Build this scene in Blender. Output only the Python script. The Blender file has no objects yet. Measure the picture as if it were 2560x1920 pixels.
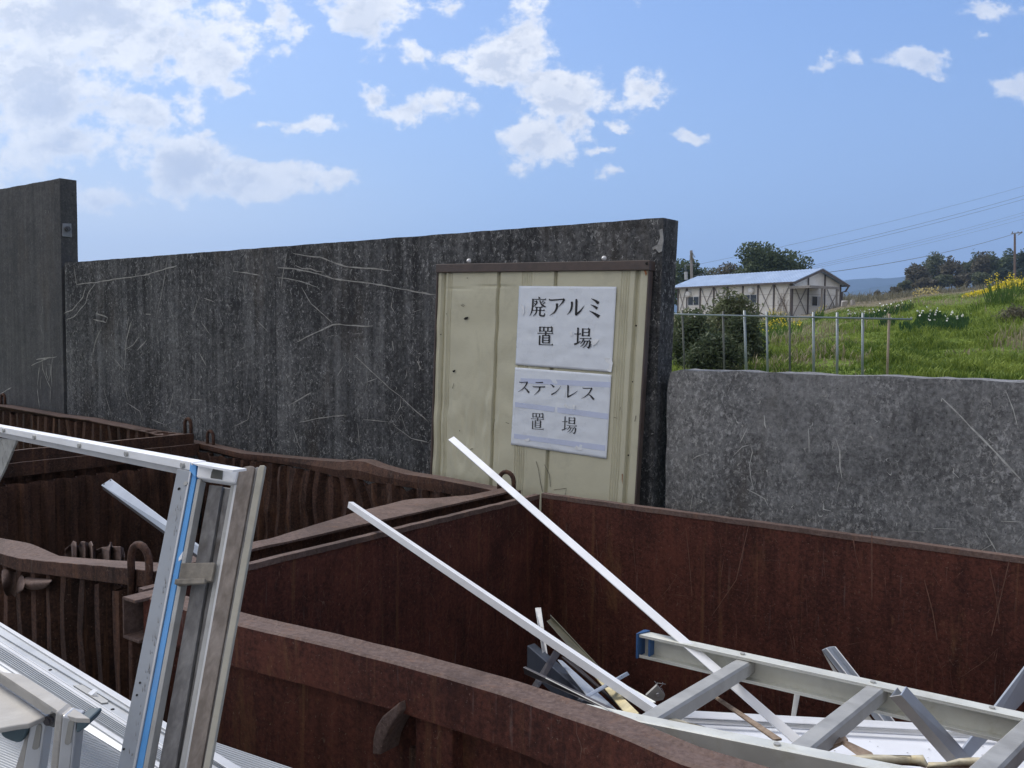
import bpy, math, random
from mathutils import Vector, Matrix, noise

random.seed(7)
scene = bpy.context.scene
C = scene.collection

# ------------------------------------------------------------------ camera
F = 2291.0                      # focal length in pixels of a 2560 px wide frame
EYE = Vector((0.0, 0.0, 1.62))
_z = Vector((0.008, 1.0, 129.0 / F)).normalized()          # world up in camera axes
_f = Vector((0, 0, -1.0))
_y = (_f - _z * _f.dot(_z)).normalized()
_x = _y.cross(_z)
RW = Matrix((_x, _y, _z))       # world <- camera
cam_data = bpy.data.cameras.new("camera")
cam = bpy.data.objects.new("camera", cam_data)
C.objects.link(cam)
cam.matrix_world = Matrix.Translation(EYE) @ RW.to_4x4()
cam_data.sensor_width = 36.0
cam_data.lens = 36.0 * F / 2560.0
cam_data.clip_start = 0.05
cam_data.clip_end = 20000.0
scene.camera = cam

# ------------------------------------------------------------------ exposure, sun
SUN_AZ = math.radians(-42.0)    # left of the view direction
SUN_EL = math.radians(45.0)
scene.view_settings.view_transform = 'Standard'
scene.view_settings.look = 'None'
scene.view_settings.gamma = 1.0
scene.view_settings.use_curve_mapping = False
scene.view_settings.exposure = 1.27
sun_dir = Vector((math.sin(SUN_AZ) * math.cos(SUN_EL), math.cos(SUN_AZ) * math.cos(SUN_EL), math.sin(SUN_EL)))
sl = bpy.data.lights.new("sun", 'SUN')
sl.energy = 1.5
sl.angle = math.radians(20.0)
sl.color = (1.0, 0.95, 0.88)
so = bpy.data.objects.new("sun", sl)
C.objects.link(so)
so.rotation_euler = sun_dir.to_track_quat('Z', 'Y').to_euler()
so.location = (-20, 20, 40)


class NT:
    """tiny helper to write node trees"""
    def __init__(s, tree):
        s.t = tree

    def n(s, typ, ins=None, **props):
        nd = s.t.nodes.new(typ)
        for k, v in props.items():
            setattr(nd, k, v)
        for k, v in (ins or {}).items():
            sock = nd.inputs[k]
            if isinstance(v, bpy.types.NodeSocket):
                s.t.links.new(v, sock)
            else:
                if isinstance(v, tuple) and len(v) == 3 and sock.type == 'RGBA':
                    v = v + (1.0,)
                sock.default_value = v
        return nd

    def math(s, op, a, b=0.0, c=None, clamp=False):
        d = {0: a, 1: b}
        if c is not None:
            d[2] = c
        return s.n('ShaderNodeMath', d, operation=op, use_clamp=clamp).outputs[0]

    def step(s, v, lo, hi, o0=0.0, o1=1.0):
        return s.n('ShaderNodeMapRange', {'Value': v, 'From Min': lo, 'From Max': hi, 'To Min': o0, 'To Max': o1},
                   interpolation_type='SMOOTHSTEP').outputs[0]

    def mix(s, f, a, b, mode='MIX'):
        nd = s.t.nodes.new('ShaderNodeMix')
        nd.data_type = 'RGBA'
        nd.blend_type = mode
        for i, v in ((0, f), (6, a), (7, b)):
            if isinstance(v, bpy.types.NodeSocket):
                s.t.links.new(v, nd.inputs[i])
            else:
                if isinstance(v, tuple) and len(v) == 3:
                    v = v + (1.0,)
                nd.inputs[i].default_value = v
        return nd.outputs[2]

    def noise(s, vec, scale, detail=4.0, rough=0.55, dist=0.0):
        return s.n('ShaderNodeTexNoise', {'Vector': vec, 'Scale': scale, 'Detail': detail, 'Roughness': rough,
                                          'Distortion': dist})

    def scaled(s, vec, sc, loc=(0, 0, 0)):
        return s.n('ShaderNodeMapping', {'Vector': vec, 'Scale': sc, 'Location': loc}).outputs[0]


# ------------------------------------------------------------------ world: sky with cumulus
world = bpy.data.worlds.new("World")
scene.world = world
world.use_nodes = True
wt = world.node_tree
wt.nodes.clear()
W = NT(wt)
sky = W.n('ShaderNodeTexSky', sky_type='NISHITA', sun_disc=False, sun_elevation=SUN_EL, sun_rotation=SUN_AZ,
          air_density=1.0, dust_density=1.2, ozone_density=1.6, altitude=50.0)
tc = W.n('ShaderNodeTexCoord')
dirv = tc.outputs['Generated']
sep = W.n('ShaderNodeSeparateXYZ', {0: dirv})
yy = W.math('MAXIMUM', sep.outputs[1], 0.06)
uu = W.math('DIVIDE', sep.outputs[0], yy)
vv = W.math('DIVIDE', sep.outputs[2], yy)
uv = W.n('ShaderNodeCombineXYZ', {0: uu, 1: vv, 2: 0.0}).outputs[0]
warp = W.noise(uv, 9.0, 5.0, 0.6)
wv = W.n('ShaderNodeVectorMath', {0: warp.outputs['Color'], 1: (0.5, 0.5, 0.5)}, operation='SUBTRACT').outputs[0]
wv = W.n('ShaderNodeVectorMath', {0: wv, 1: (0.085, 0.07, 0.0), 2: uv}, operation='MULTIPLY_ADD').outputs[0]
# cloud clumps: where they float in the sky (direction, spread, weight)
CL = [(120, 40, 250, 110, 1.25), (60, 190, 190, 140, 1.25), (240, 110, 140, 85, 1.05), (330, 130, 100, 70, 1.0), (440, 120, 105, 70, .95),
      (505, 60, 65, 50, .85), (265, 235, 150, 60, 1.05), (170, 312, 150, 58, .92), (30, 340, 95, 75, .95), (395, 215, 90, 42, .85),
      (425, 360, 88, 62, 1.6), (540, 402, 115, 44, 1.55), (640, 394, 90, 30, 1.2), (728, 398, 50, 30, 1.05), (215, 432, 110, 30, .85),
      (455, 292, 44, 18, .75), (608, 38, 52, 46, .9), (812, 26, 78, 60, .95), (960, 14, 34, 30, .75),
      (1120, 95, 74, 62, 1.2), (1078, 170, 76, 66, 1.25), (1190, 205, 124, 58, 1.3), (1155, 305, 70, 66, 1.15), (1225, 272, 62, 34, 1.0),
      (905, 122, 38, 24, .75), (975, 134, 46, 32, .85), (820, 212, 40, 20, .75), (900, 236, 84, 36, .98), (998, 250, 30, 18, .65),
      (593, 268, 36, 13, .72), (668, 276, 52, 20, .8), (1395, 190, 66, 36, .82), (1322, 274, 26, 17, .7), (1275, 327, 34, 9, .66),
      (950, 352, 30, 16, .6), (1303, 377, 24, 14, .55), (1490, 290, 32, 9, .6), (1828, 142, 42, 32, .72), (1948, 142, 74, 22, .78),
      (1762, 165, 34, 16, .56), (2105, 42, 58, 24, .68), (2178, 190, 52, 20, .72), (2110, 92, 40, 14, .5), (522, 188, 40, 20, .72),
      (1345, 0, 40, 12, .55), (700, 0, 50, 22, .75), (350, 18, 140, 42, .9)]
field = None
for (x, y, rx, ry, wgt) in CL:
    k = 2560.0 / 2212.0 / F
    cx, cy = (x - 1106) * k, (718 - y + 0.008 * (x - 1106)) * k
    sx, sy = 1.0 / (rx * k * 1.5), 1.0 / (ry * k * 1.5)
    d = W.n('ShaderNodeVectorMath', {0: wv, 1: (sx, sy, 0.0), 2: (-cx * sx, -cy * sy, 0.0)}, operation='MULTIPLY_ADD').outputs[0]
    ln = W.n('ShaderNodeVectorMath', {0: d}, operation='LENGTH').outputs['Value']
    b = W.math('MULTIPLY_ADD', ln, -wgt, wgt)
    field = b if field is None else W.n('ShaderNodeMath', {0: field, 1: b, 2: 0.18}, operation='SMOOTH_MAX').outputs[0]
field = W.math('MAXIMUM', field, -1.0)
fbm = W.noise(W.scaled(uv, (1.0, 1.3, 1.0)), 17.0, 13.0, 0.64, 0.15).outputs['Fac']
fbm2 = W.noise(W.scaled(uv, (1.0, 1.2, 1.0), (3.1, 1.7, 0.0)), 7.0, 6.0, 0.58).outputs['Fac']
dens0 = W.math('ADD', field, W.math('MULTIPLY_ADD', fbm, 2.5, -1.28))
dens0 = W.math('ADD', dens0, W.math('MULTIPLY_ADD', fbm2, 1.0, -0.5))
fbm3 = W.noise(W.scaled(uv, (1.0, 1.25, 1.0), (5.3, 2.2, 0.0)), 62.0, 6.0, 0.6).outputs['Fac']
dens0 = W.math('ADD', dens0, W.math('MULTIPLY_ADD', fbm3, 0.9, -0.47))
front = W.step(sep.outputs[1], 0.05, 0.2)
dens = W.math('MULTIPLY', W.step(dens0, 0.14, 0.66), front)
# unseen clouds outside the view, added to light the scene
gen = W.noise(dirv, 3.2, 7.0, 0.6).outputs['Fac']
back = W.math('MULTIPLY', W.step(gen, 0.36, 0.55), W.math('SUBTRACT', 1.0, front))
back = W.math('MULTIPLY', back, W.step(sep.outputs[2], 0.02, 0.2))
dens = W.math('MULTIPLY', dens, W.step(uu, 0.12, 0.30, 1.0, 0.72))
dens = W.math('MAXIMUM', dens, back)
thick = W.step(W.math('ADD', dens0, W.math('MULTIPLY_ADD', fbm2, 3.2, -1.6)), 0.62, 1.45)
thick = W.math('MULTIPLY', thick, W.step(uu, -0.36, -0.02, 1.0, 0.45))
ccol = W.mix(thick, (4.9, 4.87, 4.78), (2.95, 3.15, 3.6))
tx = W.math('ADD', W.math('MULTIPLY', fbm2, 0.5), W.math('MULTIPLY', fbm3, 0.5))
fbmS = W.noise(W.scaled(uv, (1.0, 1.3, 1.0), (-0.010, 0.020, 0.0)), 17.0, 13.0, 0.64, 0.15).outputs['Fac']
lit = W.step(W.math('SUBTRACT', fbm, fbmS), -0.07, 0.05, 0.75, 0.0)
ccol = W.mix(W.math('MULTIPLY', lit, W.step(dens0, 0.35, 0.9)), ccol, (2.75, 2.95, 3.4))
ccol = W.mix(W.step(tx, 0.42, 0.60, 0.28, 0.0), ccol, (3.0, 3.2, 3.6))
ccol = W.mix(front, W.mix(W.step(sep.outputs[0], -0.7, 0.7), (6.6, 6.0, 5.2), (3.0, 2.8, 2.5)), ccol)  # unseen clouds: bright and warm at left, dimmer at right, to shape the light
# pale band of haze low over the horizon
glow = W.math('MULTIPLY', W.step(sep.outputs[0], -0.55, 0.05, 1.0, 0.0), W.step(sep.outputs[2], 0.07, 0.23, 1.0, 0.0))
low = W.step(sep.outputs[2], 0.0, 0.36, 1.0, 0.0)
tint = W.mix(W.step(sep.outputs[0], -0.5, 0.5), (1.95, 2.8, 4.0), (1.6, 2.4, 3.9))
skyc = W.mix(0.70, sky.outputs[0], (0.60, 1.26, 3.0))
skyc = W.mix(W.math('MULTIPLY', low, 0.8), skyc, tint)
skyc = W.mix(W.math('MULTIPLY', glow, 0.95), skyc, (4.0, 4.25, 4.5))
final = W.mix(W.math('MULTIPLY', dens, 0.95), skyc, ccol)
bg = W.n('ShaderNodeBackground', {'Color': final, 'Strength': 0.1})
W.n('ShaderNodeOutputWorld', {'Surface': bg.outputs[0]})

# ------------------------------------------------------------------ pixel <-> place helpers
def ray(px, py):
    v = RW @ Vector((px - 1280.0, 960.0 - py, -F))
    return v / v.y


def atY(px, py, Y):
    return EYE + ray(px, py) * Y


def atz(px, py, z):
    r = ray(px, py)
    return EYE + r * ((z - EYE.z) / r.z)


def onpl(px, py, P, Nn):
    r = ray(px, py)
    return EYE + r * ((P - EYE).dot(Nn) / r.dot(Nn))


# yard frame: s runs along the concrete walls (to the right), m runs away from the viewer into them
E = Vector((0.8035, -0.5953, 0.0)).normalized()
M = Vector((-E.y, E.x, 0.0))
UP = Vector((0, 0, 1.0))


def SM(s, m, z):
    return E * s + M * m + UP * z


def atm(px, py, m):
    return onpl(px, py, M * m + UP, M)


def ats(px, py, s):
    return onpl(px, py, E * s + UP, E)


def sm(p):
    return p.dot(E), p.dot(M), p.z


def crop(ox, oy, k):
    return lambda x, y: (ox + x * k, oy + y * k)


def interp(tab, x):
    if x <= tab[0][0]:
        return tab[0][1]
    for (a, va), (b, vb) in zip(tab, tab[1:]):
        if x <= b:
            return va + (vb - va) * (x - a) / (b - a)
    return tab[-1][1]


# ------------------------------------------------------------------ object helpers
ORIG = {}


def things(name, label, cat, loc, group=None):
    o = bpy.data.objects.new(name, None)
    o.empty_display_size = 0.1
    C.objects.link(o)
    o.location = loc
    ORIG[o.name] = Vector(loc)
    tag(o, label, cat, group)
    return o


def tag(o, label=None, cat=None, group=None, kind=None):
    if label:
        o["label"] = label
    if cat:
        o["category"] = cat
    if group:
        o["group"] = group
    if kind:
        o["kind"] = kind
    return o


class MB:
    def __init__(s):
        s.v, s.f, s.mi = [], [], []

    def add(s, vs, fs, mi=0):
        o = len(s.v)
        s.v += [tuple(v) for v in vs]
        s.f += [tuple(i + o for i in f) for f in fs]
        s.mi += [mi] * len(fs)

    def hexa(s, p, mi=0):       # p: 4 bottom + 4 top
        s.add(p, [(3, 2, 1, 0), (4, 5, 6, 7), (0, 1, 5, 4), (1, 2, 6, 5), (2, 3, 7, 6), (3, 0, 4, 7)], mi)

    def box(s, a, b, fr=None, mi=0):      # in yard coordinates (s, m, z) unless fr given
        fr = fr or SM
        (x0, y0, z0), (x1, y1, z1) = a, b
        s.hexa([fr(x0, y0, z0), fr(x1, y0, z0), fr(x1, y1, z0), fr(x0, y1, z0),
                fr(x0, y0, z1), fr(x1, y0, z1), fr(x1, y1, z1), fr(x0, y1, z1)], mi)

    def prism(s, poly, off, mi=0):
        n = len(poly)
        vs = [Vector(p) for p in poly] + [Vector(p) + off for p in poly]
        fs = [tuple(range(n)), tuple(range(2 * n - 1, n - 1, -1))]
        fs += [(i, n + i, n + (i + 1) % n, (i + 1) % n) for i in range(n)]
        s.add(vs, fs, mi)

    def sweep(s, prof, path, up, closed=True, mi=0, caps=True):
        """prof: 2D points (side, up); path: list of points"""
        rings = []
        up = Vector(up)
        for i, p in enumerate(path):
            a = path[max(i - 1, 0)]
            b = path[min(i + 1, len(path) - 1)]
            t = (Vector(b) - Vector(a)).normalized()
            side = t.cross(up).normalized()
            u2 = side.cross(t).normalized()
            rings.append([Vector(p) + side * x + u2 * y for x, y in prof])
        n = len(prof)
        vs = [q for r in rings for q in r]
        fs = []
        m = n if closed else n - 1
        for k in range(len(path) - 1):
            for i in range(m):
                j = (i + 1) % n
                fs.append((k * n + i, k * n + j, (k + 1) * n + j, (k + 1) * n + i))
        if closed and caps:
            fs.append(tuple(range(n - 1, -1, -1)))
            o = (len(path) - 1) * n
            fs.append(tuple(range(o, o + n)))
        s.add(vs, fs, mi)

    def tube(s, path, r, n=8, mi=0, r2=None):
        path = [Vector(p) for p in path]
        t = (path[-1] - path[0]).normalized()
        up = Vector((0, 0, 1)) if abs(t.z) < 0.9 else Vector((0.3, 1, 0.1))
        if len(path) > 2:
            nn = (path[1] - path[0]).cross(path[-1] - path[1])
            if nn.length > 1e-6:
                up = nn.normalized()
        rings = []
        L = len(path) - 1
        for i, p in enumerate(path):
            a, b = path[max(i - 1, 0)], path[min(i + 1, L)]
            t = (b - a).normalized()
            side = t.cross(up)
            if side.length < 1e-5:
                side = t.cross(Vector((1, 0.2, 0.1)))
            side.normalize()
            u2 = side.cross(t).normalized()
            rr = r if r2 is None else r + (r2 - r) * i / L
            rings.append([p + side * (rr * math.cos(2 * math.pi * k / n)) + u2 * (rr * math.sin(2 * math.pi * k / n)) for k in range(n)])
        vs = [q for rg in rings for q in rg]
        fs = []
        for k in range(L):
            for i in range(n):
                j = (i + 1) % n
                fs.append((k * n + i, k * n + j, (k + 1) * n + j, (k + 1) * n + i))
        fs.append(tuple(range(n - 1, -1, -1)))
        fs.append(tuple(range(L * n, L * n + n)))
        s.add(vs, fs, mi)

    def grid(s, fn, nu, nv, mi=0):
        vs = [fn(i / nu, j / nv) for j in range(nv + 1) for i in range(nu + 1)]
        fs = [(j * (nu + 1) + i, j * (nu + 1) + i + 1, (j + 1) * (nu + 1) + i + 1, (j + 1) * (nu + 1) + i)
              for j in range(nv) for i in range(nu)]
        s.add(vs, fs, mi)

    def ribbon(s, pts, off, mi=0):
        """pts: (point, halfwidth vector) pairs; flat strip lifted by off"""
        vs, fs = [], []
        for p, w in pts:
            vs += [p + w + off, p - w + off]
        for i in range(len(pts) - 1):
            fs.append((2 * i, 2 * i + 1, 2 * i + 3, 2 * i + 2))
        s.add(vs, fs, mi)

    def build(s, name, mats, parent=None, smooth=False, bevel=0.0, solid=0.0, recalc=True):
        if not isinstance(mats, (list, tuple)):
            mats = [mats]
        xs = [v[0] for v in s.v]
        ys = [v[1] for v in s.v]
        zs = [v[2] for v in s.v]
        o = Vector(((min(xs) + max(xs)) / 2, (min(ys) + max(ys)) / 2, min(zs)))
        me = bpy.data.meshes.new(name)
        me.from_pydata([(v[0] - o.x, v[1] - o.y, v[2] - o.z) for v in s.v], [], s.f)
        for m in mats:
            me.materials.append(m)
        if len(mats) > 1:
            me.polygons.foreach_set('material_index', s.mi)
        if smooth:
            me.polygons.foreach_set('use_smooth', [True] * len(me.polygons))
        me.update()
        if recalc and len(s.f) < 6000:
            import bmesh
            bm = bmesh.new()
            bm.from_mesh(me)
            bmesh.ops.recalc_face_normals(bm, faces=bm.faces)
            bm.to_mesh(me)
            bm.free()
        ob = bpy.data.objects.new(name, me)
        C.objects.link(ob)
        ORIG[ob.name] = o
        if parent is not None:
            ob.parent = parent
            ob.location = o - ORIG[parent.name]
        else:
            ob.location = o
        if solid:
            md = ob.modifiers.new("thickness", 'SOLIDIFY')
            md.thickness = solid
            md.offset = 0.0
        if bevel:
            md = ob.modifiers.new("edge", 'BEVEL')
            md.width = bevel
            md.segments = 2
            md.limit_method = 'ANGLE'
            md.angle_limit = math.radians(40)
        return ob


def copy_tree(o, parent=None):
    c = o.copy()
    C.objects.link(c)
    c.parent = parent
    for ch in list(o.children):
        copy_tree(ch, c)
    return c


# ------------------------------------------------------------------ materials
def new_mat(name):
    m = bpy.data.materials.new(name)
    m.use_nodes = True
    m.node_tree.nodes.clear()
    g = NT(m.node_tree)
    bs = g.n('ShaderNodeBsdfPrincipled')
    g.n('ShaderNodeOutputMaterial', {'Surface': bs.outputs[0]})
    co = g.n('ShaderNodeTexCoord').outputs['Object']
    return m, g, bs, co


def link(g, sock, v):
    g.t.links.new(v, sock)


def setbump(g, bs, h, strength=0.3, dist=0.01):
    b = g.n('ShaderNodeBump', {'Height': h, 'Strength': strength, 'Distance': dist})
    link(g, bs.inputs['Normal'], b.outputs[0])


def mat_concrete(name, dark, lite, chip, warm=(0.10, 0.075, 0.05), amount=0.5, streak=1.0, dense=0.0, sps=70.0, scuff=1.0):
    m, g, bs, co = new_mat(name)
    n1 = g.noise(co, 2.2, 6, 0.6).outputs['Fac']
    st = g.noise(g.scaled(co, (11, 11, 0.55)), 1.0, 6, 0.6).outputs['Fac']
    st2 = g.noise(g.scaled(co, (38, 38, 1.4)), 1.0, 4, 0.6).outputs['Fac']
    fine = g.noise(co, 75.0, 5, 0.7).outputs['Fac']
    med = g.noise(co, 21.0, 6, 0.72, 0.4).outputs['Fac']
    f = g.math('ADD', g.math('MULTIPLY', n1, 0.8), g.math('MULTIPLY', st, 0.65 * streak))
    f = g.math('ADD', f, g.math('MULTIPLY', st2, 0.5 * streak))
    f = g.math('ADD', f, g.math('MULTIPLY', fine, 0.9))
    f = g.math('ADD', f, g.math('MULTIPLY', med, 0.7))
    tot = 0.5 * (0.8 + 0.8 * streak + 0.5 * streak + 0.9 + 0.7)
    f = g.step(f, tot - 0.36, tot + 0.42)
    col = g.mix(f, dark, lite)
    wn = g.noise(g.scaled(co, (3.0, 3.0, 0.9), (4, 2, 1)), 1.6, 4, 0.6).outputs['Fac']
    col = g.mix(g.math('MULTIPLY', g.step(wn, 0.56, 0.75), 0.3), col, warm)
    sp = g.noise(g.scaled(co, (1, 1, 0.7), (9, 1, 2)), sps, 7, 0.80, 0.15).outputs['Fac']
    sp = g.step(sp, 0.545 - dense, 0.63 - dense)
    area = g.noise(co, 3.0, 3, 0.6).outputs['Fac']
    sp = g.math('MULTIPLY', sp, g.step(area, 0.30, 0.66, 0.12, 1.0))
    col = g.mix(g.math('MULTIPLY', sp, amount), col, chip)
    run = g.noise(g.scaled(co, (17, 17, 0.35), (6, 3, 8)), 1.0, 5, 0.65).outputs['Fac']
    col = g.mix(g.math('MULTIPLY', g.step(run, 0.50, 0.70), 0.38 * streak), col, tuple(c * 0.75 for c in dark))
    for sc_, loc_, wd_, lo_ in ((17.0, (5, 1, 7), 0.0055, 0.53), (30.0, (2, 8, 4), 0.010, 0.54), (46.0, (6, 3, 9), 0.014, 0.55)):
        ln = g.noise(g.scaled(co, (1.0, 1.0, 0.55), loc_), sc_, 3, 0.55, 0.2).outputs['Fac']
        d_ = g.math('ABSOLUTE', g.math('SUBTRACT', ln, 0.5))
        line = g.step(d_, wd_ * 0.35, wd_, 1.0, 0.0)
        mk = g.noise(g.scaled(co, (1, 1, 1), (loc_[1] * 3, loc_[0] * 2, 4)), sc_ * 0.9, 3, 0.6).outputs['Fac']
        line = g.math('MULTIPLY', line, g.step(mk, lo_, lo_ + 0.09))
        col = g.mix(g.math('MULTIPLY', line, 0.75 * amount / 0.65 * scuff), col, chip)
    pit = g.noise(g.scaled(co, (1, 1, 1), (2, 7, 5)), 90.0, 2, 0.5).outputs['Fac']
    col = g.mix(g.math('MULTIPLY', g.step(pit, 0.66, 0.74), 0.6), col, (0.02, 0.02, 0.022))
    link(g, bs.inputs['Base Color'], col)
    bs.inputs['Roughness'].default_value = 0.92
    bs.inputs['Specular IOR Level'].default_value = 0.25
    setbump(g, bs, g.math('ADD', fine, med), 0.5, 0.004)
    return m


def mat_plain(name, col, rough=0.7, metal=0.0, var=0.15, scale=14.0, spec=0.4, bump=0.1, dirt=None, dirtamt=0.0):
    m, g, bs, co = new_mat(name)
    n1 = g.noise(co, scale, 6, 0.65).outputs['Fac']
    a = tuple(c * (1 - var) for c in col)
    b = tuple(min(1, c * (1 + var)) for c in col)
    c = g.mix(g.step(n1, 0.3, 0.7), a, b)
    if dirt:
        n2 = g.noise(g.scaled(co, (1, 1, 1), (3, 8, 1)), scale * 0.8, 7, 0.72, 0.5).outputs['Fac']
        c = g.mix(g.math('MULTIPLY', g.step(n2, 0.5, 0.72), dirtamt), c, dirt)
    link(g, bs.inputs['Base Color'], c)
    bs.inputs['Metallic'].default_value = metal
    r = g.step(n1, 0.2, 0.8, max(0.05, rough - 0.1), min(1, rough + 0.1))
    link(g, bs.inputs['Roughness'], r)
    bs.inputs['Specular IOR Level'].default_value = spec
    if bump:
        setbump(g, bs, g.noise(co, scale * 6, 4, 0.6).outputs['Fac'], bump, 0.002)
    return m


def mat_rust(name, dark, lite, orange, streak=1.0, rough=0.85):
    m, g, bs, co = new_mat(name)
    n1 = g.noise(co, 5.0, 7, 0.65).outputs['Fac']
    st = g.noise(g.scaled(co, (40, 40, 1.2)), 1.0, 5, 0.65).outputs['Fac']
    fine = g.noise(co, 110.0, 4, 0.7).outputs['Fac']
    f = g.math('ADD', g.math('MULTIPLY', n1, 1.0), g.math('MULTIPLY', st, 0.9 * streak))
    f = g.math('ADD', f, g.math('MULTIPLY', fine, 1.3))
    tot = 0.5 * (1.0 + 0.9 * streak + 1.3)
    f = g.step(f, tot - 0.40, tot + 0.42)
    col = g.mix(f, dark, lite)
    on = g.noise(g.scaled(co, (9, 9, 2.2), (1, 5, 2)), 1.0, 8, 0.72, 0.6).outputs['Fac']
    col = g.mix(g.math('MULTIPLY', g.step(on, 0.57, 0.72), 0.5), col, orange)
    bk = g.noise(g.scaled(co, (4, 4, 2.0), (7, 2, 9)), 1.0, 7, 0.68, 0.3).outputs['Fac']
    col = g.mix(g.math('MULTIPLY', g.step(bk, 0.50, 0.66), 0.55), col, tuple(c * 0.55 for c in dark))
    dr = g.noise(g.scaled(co, (24, 24, 1.1), (2, 9, 6)), 1.0, 6, 0.7).outputs['Fac']
    col = g.mix(g.math('MULTIPLY', g.step(dr, 0.55, 0.70), 0.40), col, tuple(c * 1.1 for c in orange))
    gr = g.noise(co, 230.0, 2, 0.6).outputs['Fac']
    col = g.mix(g.math('MULTIPLY', g.step(gr, 0.66, 0.74), 0.5), col, (0.26, 0.19, 0.155))
    pk = g.noise(g.scaled(co, (1, 1, 0.6), (4, 4, 1)), 38.0, 6, 0.75).outputs['Fac']
    col = g.mix(g.math('MULTIPLY', g.step(pk, 0.60, 0.70), 0.35), col, orange)
    for sc_, loc_, wd_, lo_ in ((22.0, (8, 1, 5), 0.0045, 0.55),):
        ln = g.noise(g.scaled(co, (1.0, 1.0, 0.5), loc_), sc_, 2, 0.5).outputs['Fac']
        line = g.step(g.math('ABSOLUTE', g.math('SUBTRACT', ln, 0.5)), wd_ * 0.35, wd_, 1.0, 0.0)
        mk = g.noise(g.scaled(co, (1, 1, 1), (loc_[1] * 3, loc_[0], 4)), sc_ * 0.8, 3, 0.6).outputs['Fac']
        col = g.mix(g.math('MULTIPLY', g.math('MULTIPLY', line, g.step(mk, lo_, lo_ + 0.1)), 0.35), col, (0.24, 0.17, 0.13))
    ds = g.noise(g.scaled(co, (80, 80, 7.0), (3, 1, 4)), 1.0, 3, 0.6).outputs['Fac']
    col = g.mix(g.math('MULTIPLY', g.step(ds, 0.62, 0.8), 0.18), col, (0.30, 0.26, 0.24))
    link(g, bs.inputs['Base Color'], col)
    bs.inputs['Roughness'].default_value = rough
    bs.inputs['Specular IOR Level'].default_value = 0.3
    setbump(g, bs, g.math('ADD', fine, n1), 0.5, 0.004)
    return m


def mat_leaf(name, a, b, scale=3.0, rough=0.7, trans=0.25):
    m, g, bs, co = new_mat(name)
    n1 = g.noise(co, scale, 3, 0.6).outputs['Fac']
    n2 = g.noise(co, scale * 9, 2, 0.6).outputs['Fac']
    f = g.step(g.math('ADD', n1, n2), 0.7, 1.3)
    link(g, bs.inputs['Base Color'], g.mix(f, a, b))
    bs.inputs['Roughness'].default_value = rough
    bs.inputs['Specular IOR Level'].default_value = 0.25
    tr = g.n('ShaderNodeBsdfTranslucent', {'Color': g.mix(f, a, b)})
    mx = g.n('ShaderNodeMixShader', {0: trans, 1: bs.outputs[0], 2: tr.outputs[0]})
    out = [n for n in g.t.nodes if n.type == 'OUTPUT_MATERIAL'][0]
    link(g, out.inputs['Surface'], mx.outputs[0])
    return m


def mat_wood(name, a, b):
    m, g, bs, co = new_mat(name)
    n1 = g.noise(g.scaled(co, (90, 90, 2.5)), 1.0, 5, 0.6, 0.3).outputs['Fac']
    n2 = g.noise(co, 7.0, 5, 0.6).outputs['Fac']
    f = g.step(g.math('ADD', n1, g.math('MULTIPLY', n2, 0.8)), 0.6, 1.2)
    col = g.mix(f, a, b)
    kn = g.n('ShaderNodeTexVoronoi', {'Vector': g.scaled(co, (14, 14, 7)), 'Scale': 1.0}).outputs['Distance']
    col = g.mix(g.step(kn, 0.06, 0.16, 0.6, 0.0), col, (0.05, 0.035, 0.025))
    link(g, bs.inputs['Base Color'], col)
    bs.inputs['Roughness'].default_value = 0.85
    setbump(g, bs, n1, 0.3, 0.002)
    return m


MT = {}
MT['wall'] = mat_concrete('weathered_concrete', (0.027, 0.028, 0.030), (0.175, 0.178, 0.180), (0.42, 0.42, 0.41), amount=0.65)
MT['wall_smooth'] = mat_concrete('grey_concrete', (0.060, 0.061, 0.064), (0.135, 0.135, 0.135), (0.28, 0.28, 0.26), amount=0.3, scuff=0.4)
MT['wall_low'] = mat_concrete('pale_concrete', (0.066, 0.067, 0.069), (0.285, 0.287, 0.287), (0.46, 0.46, 0.45), amount=0.65, streak=0.3, dense=0.035, sps=78.0, scuff=0.5)
MT['wall_edge'] = mat_concrete('mossy_concrete', (0.05, 0.055, 0.045), (0.13, 0.135, 0.115), (0.25, 0.26, 0.22), amount=0.3)
MT['scratch'] = mat_plain('scraped_concrete', (0.30, 0.295, 0.275), 0.95, var=0.3, scale=40, bump=0.2)
MT['scratch_faint'] = mat_plain('faint_scrape', (0.17, 0.17, 0.165), 0.95, var=0.35, scale=40, bump=0.2)
MT['plate'] = mat_rust('red_oxide_plate', (0.029, 0.0088, 0.0070), (0.118, 0.038, 0.025), (0.18, 0.090, 0.042), streak=0.7)
MT['rust'] = mat_rust('rusty_sheet', (0.020, 0.011, 0.0085), (0.100, 0.050, 0.034), (0.18, 0.085, 0.042), streak=0.9)
MT['rim'] = mat_rust('pale_rust_rim', (0.075, 0.048, 0.040), (0.165, 0.115, 0.098), (0.19, 0.10, 0.06), streak=0.2)  # paler, greyer rust for rim tops and edges
MT['rust_scratch'] = mat_plain('rust_scratch', (0.16, 0.085, 0.06), 0.9, var=0.4, scale=30)
MT['cream'] = mat_plain('cream_siding', (0.50, 0.48, 0.355), 0.6, var=0.04, scale=9, spec=0.35, bump=0.35, dirt=(0.22, 0.205, 0.145), dirtamt=0.25)
MT['trim'] = mat_plain('brown_trim', (0.075, 0.055, 0.047), 0.5, var=0.2, scale=20, bump=0.1)
MT['paper'] = mat_plain('laminated_paper', (0.66, 0.70, 0.75), 0.32, var=0.03, scale=16, spec=0.5, bump=0.06)
MT['tape'] = mat_plain('clear_tape', (0.50, 0.55, 0.70), 0.3, var=0.05, scale=10, spec=0.5, bump=0.0)
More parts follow.
